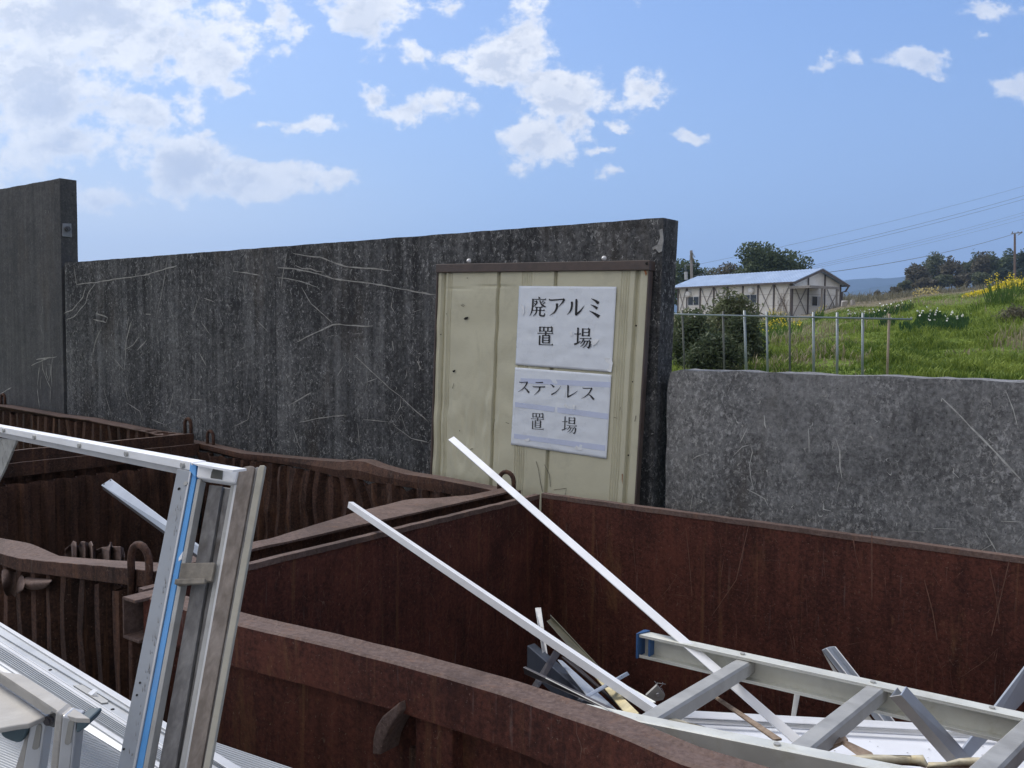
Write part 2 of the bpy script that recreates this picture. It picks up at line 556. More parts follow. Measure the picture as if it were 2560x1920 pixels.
MT['film'] = mat_plain('torn_film', (0.75, 0.77, 0.79), 0.2, var=0.2, scale=30, spec=0.6)
MT['ink'] = mat_plain('black_ink', (0.010, 0.009, 0.012), 0.6, var=0.2, scale=10, bump=0)
MT['hole'] = mat_plain('dark_hole', (0.012, 0.011, 0.010), 0.9, var=0.2, bump=0)
MT['alu'] = mat_plain('bare_aluminium', (0.48, 0.49, 0.50), 0.42, metal=0.55, var=0.08, scale=12, dirt=(0.30, 0.29, 0.26), dirtamt=0.25)
MT['alu_dull'] = mat_plain('dull_aluminium', (0.37, 0.37, 0.355), 0.55, metal=0.15, var=0.12, scale=18, dirt=(0.20, 0.19, 0.17), dirtamt=0.35)
MT['alu_white'] = mat_plain('white_aluminium', (0.80, 0.81, 0.82), 0.38, metal=0.05, var=0.04, scale=10, dirt=(0.45, 0.44, 0.42), dirtamt=0.2)
MT['alu_blue'] = mat_plain('blue_grey_aluminium', (0.36, 0.40, 0.46), 0.45, metal=0.1, var=0.08, scale=10, dirt=(0.2, 0.2, 0.2), dirtamt=0.2)
MT['alu_beige'] = mat_plain('stained_ladder_aluminium', (0.64, 0.645, 0.59), 0.5, metal=0.25, var=0.08, scale=12, dirt=(0.36, 0.33, 0.19), dirtamt=0.45)
MT['jamb'] = mat_plain('grey_jamb_aluminium', (0.29, 0.315, 0.345), 0.5, metal=0.1, var=0.06, scale=9, dirt=(0.19, 0.185, 0.18), dirtamt=0.35)
MT['sill'] = mat_plain('sill_aluminium', (0.40, 0.42, 0.44), 0.45, metal=0.2, var=0.05, scale=10, dirt=(0.28, 0.28, 0.27), dirtamt=0.3)
MT['sill_light'] = mat_plain('sill_edge_aluminium', (0.56, 0.57, 0.58), 0.45, metal=0.1, var=0.04, scale=10, dirt=(0.38, 0.38, 0.37), dirtamt=0.3)
MT['navy'] = mat_plain('dark_navy_aluminium', (0.035, 0.045, 0.065), 0.45, metal=0.2, var=0.2, scale=12)
MT['bronze'] = mat_plain('dark_bronze_aluminium', (0.06, 0.055, 0.06), 0.45, metal=0.3, var=0.15, scale=12)
MT['olive'] = mat_plain('olive_aluminium', (0.11, 0.105, 0.075), 0.55, metal=0.2, var=0.2, scale=14)
MT['yellowed'] = mat_plain('yellowed_strip', (0.50, 0.43, 0.25), 0.6, var=0.25, scale=18, dirt=(0.62, 0.56, 0.42), dirtamt=0.5)
MT['torn'] = mat_plain('torn_plastic', (0.55, 0.49, 0.35), 0.6, var=0.25, scale=25, dirt=(0.62, 0.45, 0.12), dirtamt=0.6)
MT['brown_strip'] = mat_wood('brown_wood_strip', (0.13, 0.09, 0.06), (0.28, 0.21, 0.15))
MT['pvc'] = mat_plain('white_sheet', (0.76, 0.78, 0.82), 0.5, var=0.04, scale=8, dirt=(0.3, 0.28, 0.26), dirtamt=0.12)
MT['blue'] = mat_plain('blue_tape', (0.10, 0.33, 0.68), 0.45, var=0.08, scale=12, dirt=(0.35, 0.42, 0.5), dirtamt=0.2)
MT['blue_cap'] = mat_plain('blue_plastic', (0.035, 0.10, 0.24), 0.5, var=0.15, scale=20)
MT['teal'] = mat_plain('teal_plastic', (0.055, 0.085, 0.10), 0.55, var=0.15, scale=20, dirt=(0.13, 0.15, 0.15), dirtamt=0.3)
MT['wood'] = mat_wood('weathered_timber', (0.15, 0.125, 0.105), (0.29, 0.25, 0.22))
MT['wood_grey'] = mat_wood('grey_timber', (0.13, 0.125, 0.125), (0.26, 0.255, 0.25))
MT['beige'] = mat_plain('beige_rail', (0.36, 0.34, 0.28), 0.6, var=0.1, scale=20, dirt=(0.2, 0.18, 0.14), dirtamt=0.3)
MT['dirt'] = mat_plain('grimy_bracket', (0.20, 0.18, 0.15), 0.8, var=0.35, scale=40)
MT['tread'] = mat_plain('worn_tread', (0.36, 0.345, 0.32), 0.7, metal=0.1, var=0.15, scale=22, dirt=(0.50, 0.49, 0.46), dirtamt=0.5)
# ================================================================== setting: yard ground, bank, hills
def mat_ground():
    m, g, bs, co = new_mat('yard_concrete')
    n1 = g.noise(co, 1.3, 8, 0.65).outputs['Fac']
    n2 = g.noise(co, 40.0, 5, 0.7).outputs['Fac']
    link(g, bs.inputs['Base Color'], g.mix(g.step(g.math('ADD', n1, n2), 0.7, 1.3), (0.09, 0.085, 0.08), (0.2, 0.19, 0.175)))
    bs.inputs['Roughness'].default_value = 0.95
    return m


mb = MB()
mb.add([(-6000, -6000, 0), (6000, -6000, 0), (6000, 6000, 0), (-6000, 6000, 0)], [(0, 1, 2, 3)])
tag(mb.build('ground', mat_ground()), kind='structure')

PROF = [(-1.2, [(3.9, 0.3), (13, 0.7), (30, 1.0), (66, 1.4), (200, 2.0), (400, 3.0)]),
        (0.05, [(3.9, 0.3), (13, .8), (20, 1.3), (30, 1.7), (66, 2.6), (100, 3.0), (200, 5.0), (400, 8)]),
        (0.178, [(3.9, 0.3), (9, 0.6), (13, 0.96), (16, 1.12), (20, 1.30), (30, 1.62), (66, 2.7), (100, 3.3), (200, 6), (400, 9)]),
        (0.30, [(3.9, 0.3), (9, 0.6), (13, 1.0), (16, 1.21), (20, 1.45), (25, 1.70), (40, 2.08), (66, 2.85), (100, 3.6), (200, 8), (400, 11)]),
        (0.38, [(3.9, 0.3), (9, 0.6), (13, 1.0), (16, 1.29), (20, 1.65), (25, 2.03), (35, 2.62), (50, 3.15), (70, 4.0), (110, 6.0), (200, 10.0), (400, 13)]),
        (0.47, [(3.9, 0.3), (9, 0.6), (13, 1.0), (16, 1.33), (20, 1.79), (26, 2.45), (34, 3.02), (50, 3.85), (110, 6.7), (200, 11.2), (400, 14)]),
        (0.56, [(3.9, 0.3), (9, 0.6), (13, 1.0), (16, 1.38), (20, 1.98), (26, 2.75), (31, 3.22), (50, 4.4), (110, 7.6), (200, 12.6), (400, 15)]),
        (1.4, [(3.9, 0.3), (9, 0.6), (13, 1.1), (16, 1.6), (20, 2.3), (26, 3.2), (31, 3.7), (50, 5.0), (110, 8.0), (200, 13), (400, 15)])]


def gz(x, y, bump=True):
    r = x / y
    k = 0
    while k < len(PROF) - 2 and r > PROF[k + 1][0]:
        k += 1
    (r0, p0), (r1, p1) = PROF[k], PROF[k + 1]
    t = min(1, max(0, (r - r0) / (r1 - r0)))
    t = t * t * (3 - 2 * t)
    z = interp(p0, y) * (1 - t) + interp(p1, y) * t
    if y > 400:
        z -= (y - 400) * 0.01
    if bump:
        b = min(1.0, max(0, (y - 5) / 12))
        z += b * (0.16 * noise.noise((x * 0.45, y * 0.45, 2.0)) + 0.07 * noise.noise((x * 1.7, y * 1.7, 5.0)))
    return z


def mat_bank():
    m, g, bs, co = new_mat('bank_soil')
    geo = g.n('ShaderNodeNewGeometry').outputs['Position']
    sp = g.n('ShaderNodeSeparateXYZ', {0: geo})
    n1 = g.noise(geo, 0.5, 7, 0.65).outputs['Fac']
    n2 = g.noise(geo, 6.0, 6, 0.7).outputs['Fac']
    green = g.mix(g.step(n2, 0.3, 0.7), (0.075, 0.12, 0.02), (0.17, 0.23, 0.045))
    dry = g.mix(g.step(n2, 0.3, 0.7), (0.12, 0.105, 0.065), (0.23, 0.20, 0.14))
    far = g.step(g.math('MULTIPLY_ADD', n1, 34.0, sp.outputs[1]), 44, 74)
    link(g, bs.inputs['Base Color'], g.mix(far, green, dry))
    bs.inputs['Roughness'].default_value = 1.0
    bs.inputs['Specular IOR Level'].default_value = 0.1
    setbump(g, bs, n2, 0.8, 0.1)
    return m


rs = [-1.2 + 0.06 * i for i in range(21)] + [0.06 + 0.0125 * i for i in range(52)] + [0.72 + 0.06 * i for i in range(12)]
ys = [3.9 + 0.35 * i for i in range(80)] + [32 + 1.5 * i for i in range(46)] + [102 + 6 * i for i in range(50)] + [420, 500, 700, 1000, 1500]
mb = MB()
mb.add([(r * y, y, gz(r * y, y)) for y in ys for r in rs],
       [(j * len(rs) + i, j * len(rs) + i + 1, (j + 1) * len(rs) + i + 1, (j + 1) * len(rs) + i)
        for j in range(len(ys) - 1) for i in range(len(rs) - 1)])
bank = tag(mb.build('terrain', mat_bank(), smooth=True, recalc=False), kind='structure')

# far hills
hm = mat_plain('forested_hill', (0.035, 0.055, 0.055), 1.0, var=0.3, scale=0.02, spec=0.0, bump=0)
def hills(Y0, pts, rough, seed):
    mb = MB()
    n = 320
    def fn(u, v):
        r = -1.4 + 2.9 * u
        px = 1280 + F * r
        top = interp(pts, px) - rough * (0.5 + noise.fractal((px * 0.02, seed, 0), 1.0, 2.0, 5))
        zt = EYE.z + (836 - top) / F * Y0
        Y = Y0 * (1 + 0.0 * v)
        if v < 0.5:
            z = -5 + (zt + 5) * (v / 0.5) ** 0.9
            Y = Y0 * (0.88 + 0.24 * v)
        else:
            z = zt * (1 - (v - 0.5) / 0.5)
            Y = Y0 * (1.0 + 0.3 * (v - 0.5))
        z += 6 * noise.noise((r * 60, v * 9, seed)) * (1 if 0 < v < 1 else 0)
        return Vector((r * Y, Y, z))
    mb.grid(fn, n, 14)
    return mb
mb = hills(3300, [(-2400, 790), (600, 780), (1300, 735), (2000, 716), (2100, 702), (2180, 696), (2300, 690), (2700, 680), (4000, 690)], 3.0, 1.0)
mb2 = hills(2700, [(-2400, 800), (800, 780), (2050, 745), (2150, 722), (2250, 707), (2330, 700), (2700, 695), (4000, 700)], 2.0, 4.0)
mb.add(mb2.v, mb2.f)
tag(mb.build('hills', hm, smooth=True, recalc=False), kind='structure')

# ================================================================== concrete walls (precast panels)
WM = 2.7295         # front face of the main wall


def wall_marks(mb, m, lst, mi, width, plane=None):
    """scratches given as picked points on the wall face"""
    for pts in lst:
        P = [atm(x, y, m) for x, y in pts]
        if len(P) == 1:
            continue
        out = []
        # subdivide with jitter
        Q = []
        for a, b in zip(P, P[1:]):
            k = max(1, int((b - a).length / 0.03))
            for i in range(k):
                Q.append(a.lerp(b, i / k))
        Q.append(P[-1])
        for i, q in enumerate(Q):
            a, b = Q[max(0, i - 1)], Q[min(len(Q) - 1, i + 1)]
            t = (b - a).normalized()
            w = t.cross(M).normalized() * width * random.uniform(0.45, 1.1)
            if i in (0, len(Q) - 1):
                w *= 0.3
            j = (E * random.uniform(-1, 1) + UP * random.uniform(-1, 1)) * width * 0.5
            out.append((q + j, w))
        mb.ribbon(out, -M * random.uniform(0.0012, 0.0022), mi)


def rand_marks(mb, m, s0, s1, z0, z1, n, mi, vert=0.5, wmin=0.0008, wmax=0.003, lmax=0.07):
    for _ in range(n):
        s, z = random.uniform(s0, s1), z0 + (z1 - z0) * random.random() ** 1.5
        p = SM(s, m, z)
        a = random.gauss(math.pi / 2, 0.35) if random.random() < vert else random.uniform(0, math.pi)
        L = random.uniform(0.008, lmax) * random.random() + 0.008
        t = E * math.cos(a) + UP * math.sin(a)
        w = random.uniform(wmin, wmax)
        k = 4
        out = []
        curl = random.uniform(-6, 6)
        for i in range(k + 1):
            f = i / k - 0.5
            q = p + t * (L * f) + t.cross(M) * (curl * L * f * f)
            q = q + (E * random.uniform(-1, 1) + UP * random.uniform(-1, 1)) * w * 0.6
            zz = q.z
            if zz > z1 or q.dot(E) > s1 or q.dot(E) < s0:
                break
            out.append((q, t.cross(M).normalized() * w * (1 - abs(f) * 1.6) * random.uniform(0.5, 1.2)))
        if len(out) > 2:
            mb.ribbon(out, -M * random.uniform(0.001, 0.0024), mi)


def wall_mesh(s0, s1, z1, m0, th, lean0=0.0, lean1=0.0, chip=None, amp=0.0022):
    """a slab with a slightly uneven outline; lean = sideways lean of each end (m per m)"""
    mb = MB()
    nu, nv = 60, 40
    def P(u, v, m):
        z = v * z1
        s = s0 + (s1 - s0) * u
        s += (lean0 * (1 - u) + lean1 * u) * (z - 1.2)
        if v == 1.0:
            z += amp * (noise.noise((s * 9, m * 7, z1)) + 0.6 * noise.noise((s * 31, m, z1 + 3)))
        if u in (0.0, 1.0):
            s += amp * 0.7 * noise.noise((z * 11, m * 9, s0))
        if chip:
            s, z = chip(u, v, s, z)
        return SM(s, m, z)
    mb.grid(lambda u, v: P(u, v, m0), nu, nv)
    mb.grid(lambda u, v: P(1 - u, v, m0 + th), nu, nv)
    mb.grid(lambda u, v: P(u, 1.0, m0 + th * v), nu, 3, 1)
    mb.grid(lambda u, v: P(1.0, u, m0 + th * v), nv, 3, 2)
    mb.grid(lambda u, v: P(0.0, u, m0 + th * (1 - v)), nv, 3, 2)
    return mb


sR = sm(atm(1635, 1140, WM))[0]
sJ = sm(atm(690, 900, WM))[0]
sL = sm(atm(151, 850, WM))[0]
cf = crop(600, 500, 0.4461)
cl = crop(0, 420, 0.42194)
# right main panel with its long scrapes
t = things('concrete_wall_panel', 'dark weathered concrete wall panel behind the cream siding board', 'wall', SM((sJ + sR) / 2, WM, 0))
mb = wall_mesh(sJ + 0.003, sR, 2.0, WM, 0.102, 0.0, 0.028)
big = [[(60, 285), (300, 300), (450, 322), (590, 372), (850, 395)], [(210, 380), (300, 385), (390, 400), (520, 440), (600, 450), (830, 482), (940, 505), (1100, 533)],
       [(310, 800), (400, 755), (520, 700), (560, 695), (620, 705), (745, 707)]]
big = [[cf(*p) for p in q if cf(*p)[0] > 690] for q in big]
sml = [[(310, 365), (350, 385), (400, 385), (430, 400), (470, 402)], [(210, 435), (290, 445), (350, 460), (440, 490)],
       [(640, 870), (740, 960), (840, 1055), (905, 1105)], [(905, 1105), (960, 1160), (1060, 1245)], [(200, 1100), (275, 1150), (400, 1078)],
       [(330, 1245), (460, 1220), (590, 1205)], [(690, 1230), (830, 1243)], [(870, 1250), (905, 1200), (930, 1285)], [(865, 1265), (960, 1335), (1060, 1360)],
       [(820, 320), (838, 385)], [(545, 990), (580, 930)], [(580, 860), (600, 905)], [(660, 1250), (672, 1370)], [(905, 1090), (900, 1160), (875, 1200)],
       [(480, 770), (530, 755)], [(640, 752), (690, 745)], [(345, 490), (400, 580), (520, 690)], [(710, 1020), (770, 1000)], [(700, 1090), (715, 1030), (710, 960)],
       [(265, 290), (245, 400), (230, 500)], [(860, 520), (850, 600), (875, 640)], [(300, 1280), (330, 1370), (360, 1420)], [(970, 630), (1020, 615)], [(1000, 880), (1005, 950)],
       [(720, 1440), (750, 1440)], [(830, 1440), (870, 1440)], [(935, 1470), (940, 1540)], [(620, 1450), (660, 1430)]]
sml = [[cf(*p) for p in q if cf(*p)[0] > 691] for q in sml]
wall_marks(mb, WM, big, 3, 0.0034)
wall_marks(mb, WM, sml, 3, 0.0024)
wall_marks(mb, WM, [[cf(470, 800), cf(485, 850)], [cf(855, 790), cf(865, 840)], [cf(995, 900), cf(1010, 945)]], 3, 0.008)
rand_marks(mb, WM, sJ + 0.02, sR - 0.05, 0.9, 1.93, 500, 4, 0.5, .0005, .0018, .045)
rand_marks(mb, WM, sJ + 0.02, sR - 0.05, 0.9, 1.5, 300, 3, 0.5, 0.0005, 0.0018, 0.04)
mb.build('concrete_face', [MT['wall'], MT['wall_edge'], MT['wall'], MT['scratch'], MT['scratch_faint']], t, recalc=False)
# worn broken corner patch near the right upper edge
mb = MB()
pp = [(1650, 575), (1657, 572), (1660, 600), (1656, 628), (1649, 632), (1640, 622), (1634, 626), (1632, 619), (1645, 612), (1652, 595)]
mb.prism([atm(x, y, WM) - M * 0.001 for x, y in pp], -M * 0.004)
pp = [(1655, 845), (1668, 848), (1664, 925), (1650, 930)]
mb.prism([atm(x, y, WM) - M * 0.001 for x, y in pp if x < 1659], -M * 0.003) if False else None
mb.build('mortar_patch', mat_plain('mortar', (0.30, 0.30, 0.29), 0.95, var=0.25, scale=60), t)

# left main panel
s_end = sm(atm(152, 560, WM))[0]
t = things('concrete_wall_panel', 'dark scratched concrete wall panel between the tall pillar panel and the signboard panel', 'wall', SM((sJ + sL) / 2, WM, 0))
mb = wall_mesh(s_end + 0.034, sJ + 0.001, 2.0, WM, 0.105, 0.0, 0.0)
big = [[(440, 580), (455, 690), (590, 675), (700, 655), (860, 635), (960, 605), (1050, 578)], [(380, 860), (430, 840), (490, 770), (515, 690)],
       [(385, 905), (440, 880), (510, 800), (525, 740), (568, 682)], [(555, 897), (630, 915), (640, 885), (570, 862)],
       [(765, 880), (755, 945)], [(780, 905), (755, 1000), (740, 1075), (790, 1050), (825, 1000), (825, 980)], [(750, 1030), (737, 1200)], [(815, 1080), (870, 1020)],
       [(1380, 610), (1540, 635)], [(1380, 610), (1395, 560)]]
big = [[cl(*p) for p in q] for q in big]
wall_marks(mb, WM, big, 3, 0.0036)
sml = [[(995, 530), (965, 720), (935, 850)], [(550, 1110), (570, 1020), (610, 930)], [(615, 1300), (640, 1390), (668, 1485)], [(1140, 880), (1185, 760)], [(1195, 915), (1250, 990)],
       [(1180, 1090), (1225, 1175)], [(1440, 810), (1475, 765)], [(1375, 1540), (1470, 1490), (1490, 1400), (1470, 1330)], [(1525, 905), (1590, 970)], [(1455, 1060), (1425, 1075), (1435, 1040)],
       [(740, 1290), (760, 1380)], [(750, 1390), (830, 1440), (850, 1500)], [(1440, 680), (1450, 760)], [(1000, 1450), (1030, 1330)], [(1320, 790), (1325, 730)],
       [(1130, 1370), (1200, 1375)], [(900, 1490), (980, 1520)], [(1210, 770), (1275, 795)], [(680, 1130), (735, 1200)], [(1640, 840), (1640, 930)]]
sml = [[cl(*p) for p in q if cl(*p)[0] < 688] for q in sml]
wall_marks(mb, WM, [q for q in sml if len(q) > 1], 3, 0.0024)
wall_marks(mb, WM, [[cl(868, 868), cl(890, 872)], [cl(1335, 1245), cl(1350, 1262)]], 3, 0.012)
rand_marks(mb, WM, sL + 0.05, sJ - 0.03, 0.9, 1.9, 500, 4, 0.5, .0006, .002, .05)
rand_marks(mb, WM, sL + 0.05, sJ - 0.03, 0.9, 1.5, 300, 3, 0.5, 0.0007, 0.0022, 0.045)
mb.build('concrete_face', [MT['wall'], MT['wall_edge'], MT['wall'], MT['scratch'], MT['scratch_faint']], t, recalc=False)

# tall panel at far left
t = things('concrete_wall_panel', 'tallest smooth grey concrete wall panel with a bolted plate at its end', 'wall', SM(sL - 1.0, WM, 0))
s_end = sm(atm(152, 560, WM))[0]
mb = wall_mesh(s_end - 2.0, s_end, 2.485, WM - 0.002, 0.10, 0.0, 0.0)
cg = [[(215, 1135), (340, 1118)], [(185, 1170), (300, 1120)], [(250, 1120), (255, 1190), (280, 1260), (305, 1310)], [(280, 1160), (300, 1165), (300, 1220), (290, 1260), (275, 1220), (275, 1175)],
      [(315, 1105), (305, 1200), (310, 1290)], [(235, 1180), (222, 1300)], [(300, 1300), (298, 1395)], [(245, 1230), (240, 1310)], [(222, 1300), (235, 1420)], [(250, 870), (255, 820)],
      [(240, 930), (250, 980)], [(0, 1340), (70, 1300)], [(270, 250), (272, 270)], [(288, 252), (290, 268)]]
wall_marks(mb, WM - 0.002, [[cl(*p) for p in q] for q in cg], 3, 0.0036)
rand_marks(mb, WM - 0.002, s_end - 1.9, s_end - 0.05, 0.9, 2.3, 70, 4, 0.6)
mb.build('concrete_face', [MT['wall_smooth'], MT['wall_edge'], MT['wall_smooth'], MT['scratch'], MT['scratch_faint']], t, recalc=False)
mb = MB()
def endpt(x, y):
    return ats(x, y, s_end)
pl_ = [cl(368, 328), cl(420, 330), cl(424, 412), cl(366, 405)]
mb.prism([endpt(*p) + E * 0.001 for p in pl_], E * 0.006)
mb.build('anchor_plate', mat_plain('zinc_plate', (0.22, 0.23, 0.25), 0.6, var=0.2, scale=30), t, bevel=0.002)
mb = MB()
c = endpt(*cl(393, 362)) + E * 0.007
mb.tube([c, c + E * 0.016], 0.016, 6)
mb.tube([c, c + E * 0.024], 0.008, 8)
mb.build('bolt', mat_plain('bolt_steel', (0.09, 0.09, 0.10), 0.5, metal=0.4, var=0.2), t)

# low wall at right
LM = WM + 0.015
sW = sm(atm(1668, 1000, LM))[0]
def chipf(u, v, s, z):
    if v > 0.96 and u < 0.03:
        s += 0.012 * (v - 0.96) / 0.04
        if v == 1.0 and u == 0.0:
            z -= 0.008
    return s, z
t = things('concrete_wall_panel', 'low light grey mottled concrete wall panel in front of the grassy bank', 'wall', SM(sW + 1, LM, 0))
mb = wall_mesh(sW, sW + 1.99, 1.5, LM, 0.12, 0.0, 0.0, chipf, 0.006)
cw = crop(1600, 900, 0.43399)
lst = [[(640, 485), (650, 530), (632, 600), (640, 680), (655, 745)], [(535, 555), (590, 500), (640, 487)], [(300, 575), (330, 555), (390, 535)], [(715, 320), (720, 370), (730, 395)],
       [(620, 390), (595, 440), (575, 475)], [(1740, 220), (1850, 330), (1960, 440), (2050, 530), (2150, 640), (2200, 690)], [(2110, 180), (2150, 290), (2170, 370)],
       [(1130, 450), (1150, 520), (1155, 610), (1165, 680)], [(1130, 600), (1140, 650)], [(1150, 705), (1135, 765)], [(970, 400), (975, 540)], [(310, 610), (300, 575)],
       [(1540, 835), (1570, 875)], [(2080, 925), (2200, 935)], [(1155, 862), (1220, 868)], [(1690, 970), (1820, 975)], [(1540, 985), (1640, 990)], [(2170, 1060), (2212, 1000)],
       [(1990, 990), (2070, 1130)], [(1940, 1110), (2030, 1060)], [(1060, 820), (1060, 860), (1100, 870)], [(620, 745), (720, 800), (740, 840)], [(410, 170), (440, 130)], [(290, 860), (305, 760)],
       [(740, 670), (730, 630)], [(1800, 640), (1840, 680)]]
wall_marks(mb, LM, [[cw(*p) for p in q] for q in lst], 3, 0.0027)
rand_marks(mb, LM, sW + 0.1, sW + 1.4, 0.85, 1.45, 90, 3, 0.35, 0.0007, 0.0024, 0.016)
rand_marks(mb, LM, sW + 0.1, sW + 1.4, 0.85, 1.10, 60, 3, 0.2, 0.0012, 0.004, 0.03)
rand_marks(mb, LM, sW + 0.1, sW + 1.4, 0.85, 1.45, 90, 4, 0.35, 0.001, 0.004, 0.02)
mb.build('concrete_face', [MT['wall_low'], MT['wall_low'], MT['wall_smooth'], mat_plain('white_scrape', (0.42, 0.42, 0.40), 0.95, var=0.3, scale=40, bump=0.2), MT['scratch']], t, recalc=False)

# ================================================================== cream siding board with its two paper signs
BT = onpl(1360, 655, M * 2.695 + UP * 1.85, M)
BN = (M + UP * -0.07).normalized()          # leans back against the wall
BP = M * 2.665 + UP * 1.4


def onb(px, py, off=0.0):
    return onpl(px, py, BP, BN) - BN * off


board = things('siding_board', 'cream ribbed siding board with brown trim leaning on the dark wall', 'board', SM(sm(onb(1345, 1200))[0], 2.62, 0))
cb = crop(1050, 600, 0.42208)
TL, TR = onb(*cb(112, 150)), onb(*cb(1358, 128))
BL, BR = onb(*cb(72, 1395)), onb(*cb(1272, 1575))


def bp(a, b, off=0.0):
    """board point: a across, b down (1 = where the bins hide it)"""
    p = TL.lerp(TR, a).lerp(BL.lerp(BR, a), b)
    return p - BN * off


GR = [(0.032, .0115, .016), (0.322, .0095, .014), (0.60, .0095, .014), (0.956, .011, .015)]
TRI = [0.056, 0.065, 0.074, 0.442, 0.453, 0.464, 0.475, 0.486, 0.892, 0.902, 0.912, 0.922]


def relief(a, b):
    h = 0.0
    for c, w, d in GR:
        x = abs(a - c)
        if x < w:
            h -= d * (1 if x < w * 0.55 else (w - x) / (w * 0.45))
    for c in TRI:
        x = abs(a - c)
        if x < 0.0042:
            h -= 0.0042 * (1 - x / 0.0042)
    # dents and crease
    h += 0.0045 * noise.noise((a * 7, b * 9, 1.0)) * (1 if a < 0.5 else 0.4)
    if a < 0.36:
        h += 0.009 * max(0, noise.noise((a * 22, b * 8, 4.0))) * min(1, max(0, (b - 0.35) * 3))
        h -= 0.010 * max(0, noise.noise((a * 30, b * 5, 9.0))) * min(1, max(0, (b - 0.4) * 3))
    h -= 0.0045 * math.exp(-((b - (0.105 + 0.006 * noise.noise((a * 5, 0, 0)))) / 0.004) ** 2) * (1 if a < 0.42 else 0)
    return h


mb = MB()
cols = []
a = 0.0
while a < 1.0:
    cols.append(a)
    near = min([abs(a - c) for c, w, d in GR] + [abs(a - c) for c in TRI])
    a += 0.0016 if near < 0.014 else 0.008
cols.append(1.0)
rows = [i / 90 for i in range(91)] + [1.1, 1.3, 1.6, 2.0, 2.4]
mb.add([bp(a, b, relief(a, min(b, 1.0))) for b in rows for a in cols],
       [(j * len(cols) + i, j * len(cols) + i + 1, (j + 1) * len(cols) + i + 1, (j + 1) * len(cols) + i) for j in range(len(rows) - 1) for i in range(len(cols) - 1)])
mb.hexa([bp(0, 2.4, -.026), bp(1, 2.4, -.026), bp(1, 2.4, -.02), bp(0, 2.4, -.02), bp(0, 0, -.026), bp(1, 0, -.026), bp(1, 0, -.02), bp(0, 0, -.02)])
mb.build('ribbed_sheet', MT['cream'], board, recalc=False, smooth=False)
mb = MB()
# trims
mb.hexa([bp(-.006, .036, -.03), bp(1.008, .036, -.03), bp(1.008, .036, .012), bp(-.006, .036, .012), bp(-.006, -.004, -.03), bp(1.008, -.004, -.03), bp(1.008, -.004, .012), bp(-.006, -.004, .012)])
mb.build('top_trim', MT['trim'], board, bevel=0.002)
mb = MB()
mb.hexa([bp(1.0, 2.3, -.020), bp(1.007, 2.3, -.020), bp(1.007, 2.3, .006), bp(1.0, 2.3, .006), bp(1.0, .038, -.020), bp(1.007, .038, -.020), bp(1.007, .038, .006), bp(1.0, .038, .006)])
mb.build('side_trim', MT['trim'], board, bevel=0.002)
mb = MB()
mb.hexa([bp(-.008, 2.3, -.03), bp(-.001, 2.3, -.03), bp(-.001, 2.3, .006), bp(-.008, 2.3, .006), bp(-.008, .038, -.03), bp(-.001, .038, -.03), bp(-.001, .038, .006), bp(-.008, .038, .006)])
mb.build('side_trim', MT['trim'], board, bevel=0.0015)
for q in ((292, 118), (1092, 103)):
    mb = MB()
    p = onb(*cb(q[0], q[1] + 6), 0.0)
    for i in range(5):
        a0, a1 = i * math.pi / 10, (i + 1) * math.pi / 10
        mb.tube([p - BN * 0.012 * math.sin(a0) + BN * 0.0, p - BN * 0.012 * math.sin(a1)], 0.009 * math.cos(a0), 10, r2=max(0.0005, 0.009 * math.cos(a1)))
    mb.build('screw_cap', MT['alu_white'], board, smooth=True)
mb = MB()
# punctures, nail holes and scuffs
for x, y, r in ((283, 226, 3.2), (1283, 508, 5), (1262, 840, 4), (1237, 1275, 5), (238, 1130, 3), (1045, 640 - 340, 2), (127, 560, 4), (160, 438, 3)):
    p = onb(*cb(x, y), 0.0035)
    r *= 0.422 * 3.2 / F * 1.15
    sd = E
    up2 = sd.cross(BN)
    mb = MB()
    mb.add([p + sd * r * math.cos(k * .7854) + up2 * r * math.sin(k * .7854) for k in range(8)], [tuple(range(8))])
    mb.build('puncture', MT['hole'], board, recalc=False)
for poly in ([(262, 468), (272, 458), (290, 455), (286, 468), (270, 474)], [(195, 775), (215, 768), (208, 784), (200, 784)], [(1345, 140), (1360, 132), (1362, 150), (1350, 152)]):
    mb = MB()
    mb.add([onb(*cb(x, y), 0.014 if x > 1300 else 0.004) for x, y in poly], [tuple(range(len(poly)))])
    mb.build('puncture', MT['hole'], board, recalc=False)
mstain = mat_plain('rust_stain', (0.25, 0.11, 0.05), 0.9, var=0.3, scale=40)
for poly in ([(1255, 160), (1335, 165), (1350, 200), (1342, 215), (1330, 178), (1290, 172)], [(1200, 1385), (1206, 1385), (1204, 1450), (1200, 1420)]):
    mb = MB()
    mb.add([onb(*cb(x, y), 0.0054) for x, y in poly], [tuple(range(len(poly)))])
    mb.build('rust_stain', mstain, board, recalc=False)
mscuff = mat_plain('scuff', (0.16, 0.15, 0.12), 0.9, var=0.4, scale=50)
def scuff(pts, w):
    P = [onb(*cb(x, y), 0.0030) for x, y in pts]
    out = []
    for i, q in enumerate(P):
        a, b = P[max(0, i - 1)], P[min(len(P) - 1, i + 1)]
        out.append((q, (b - a).normalized().cross(BN) * w * random.uniform(.4, 1)))
    mb = MB()
    mb.ribbon(out, Vector((0, 0, 0)))
    mb.build('scuff', mscuff, board, recalc=False)
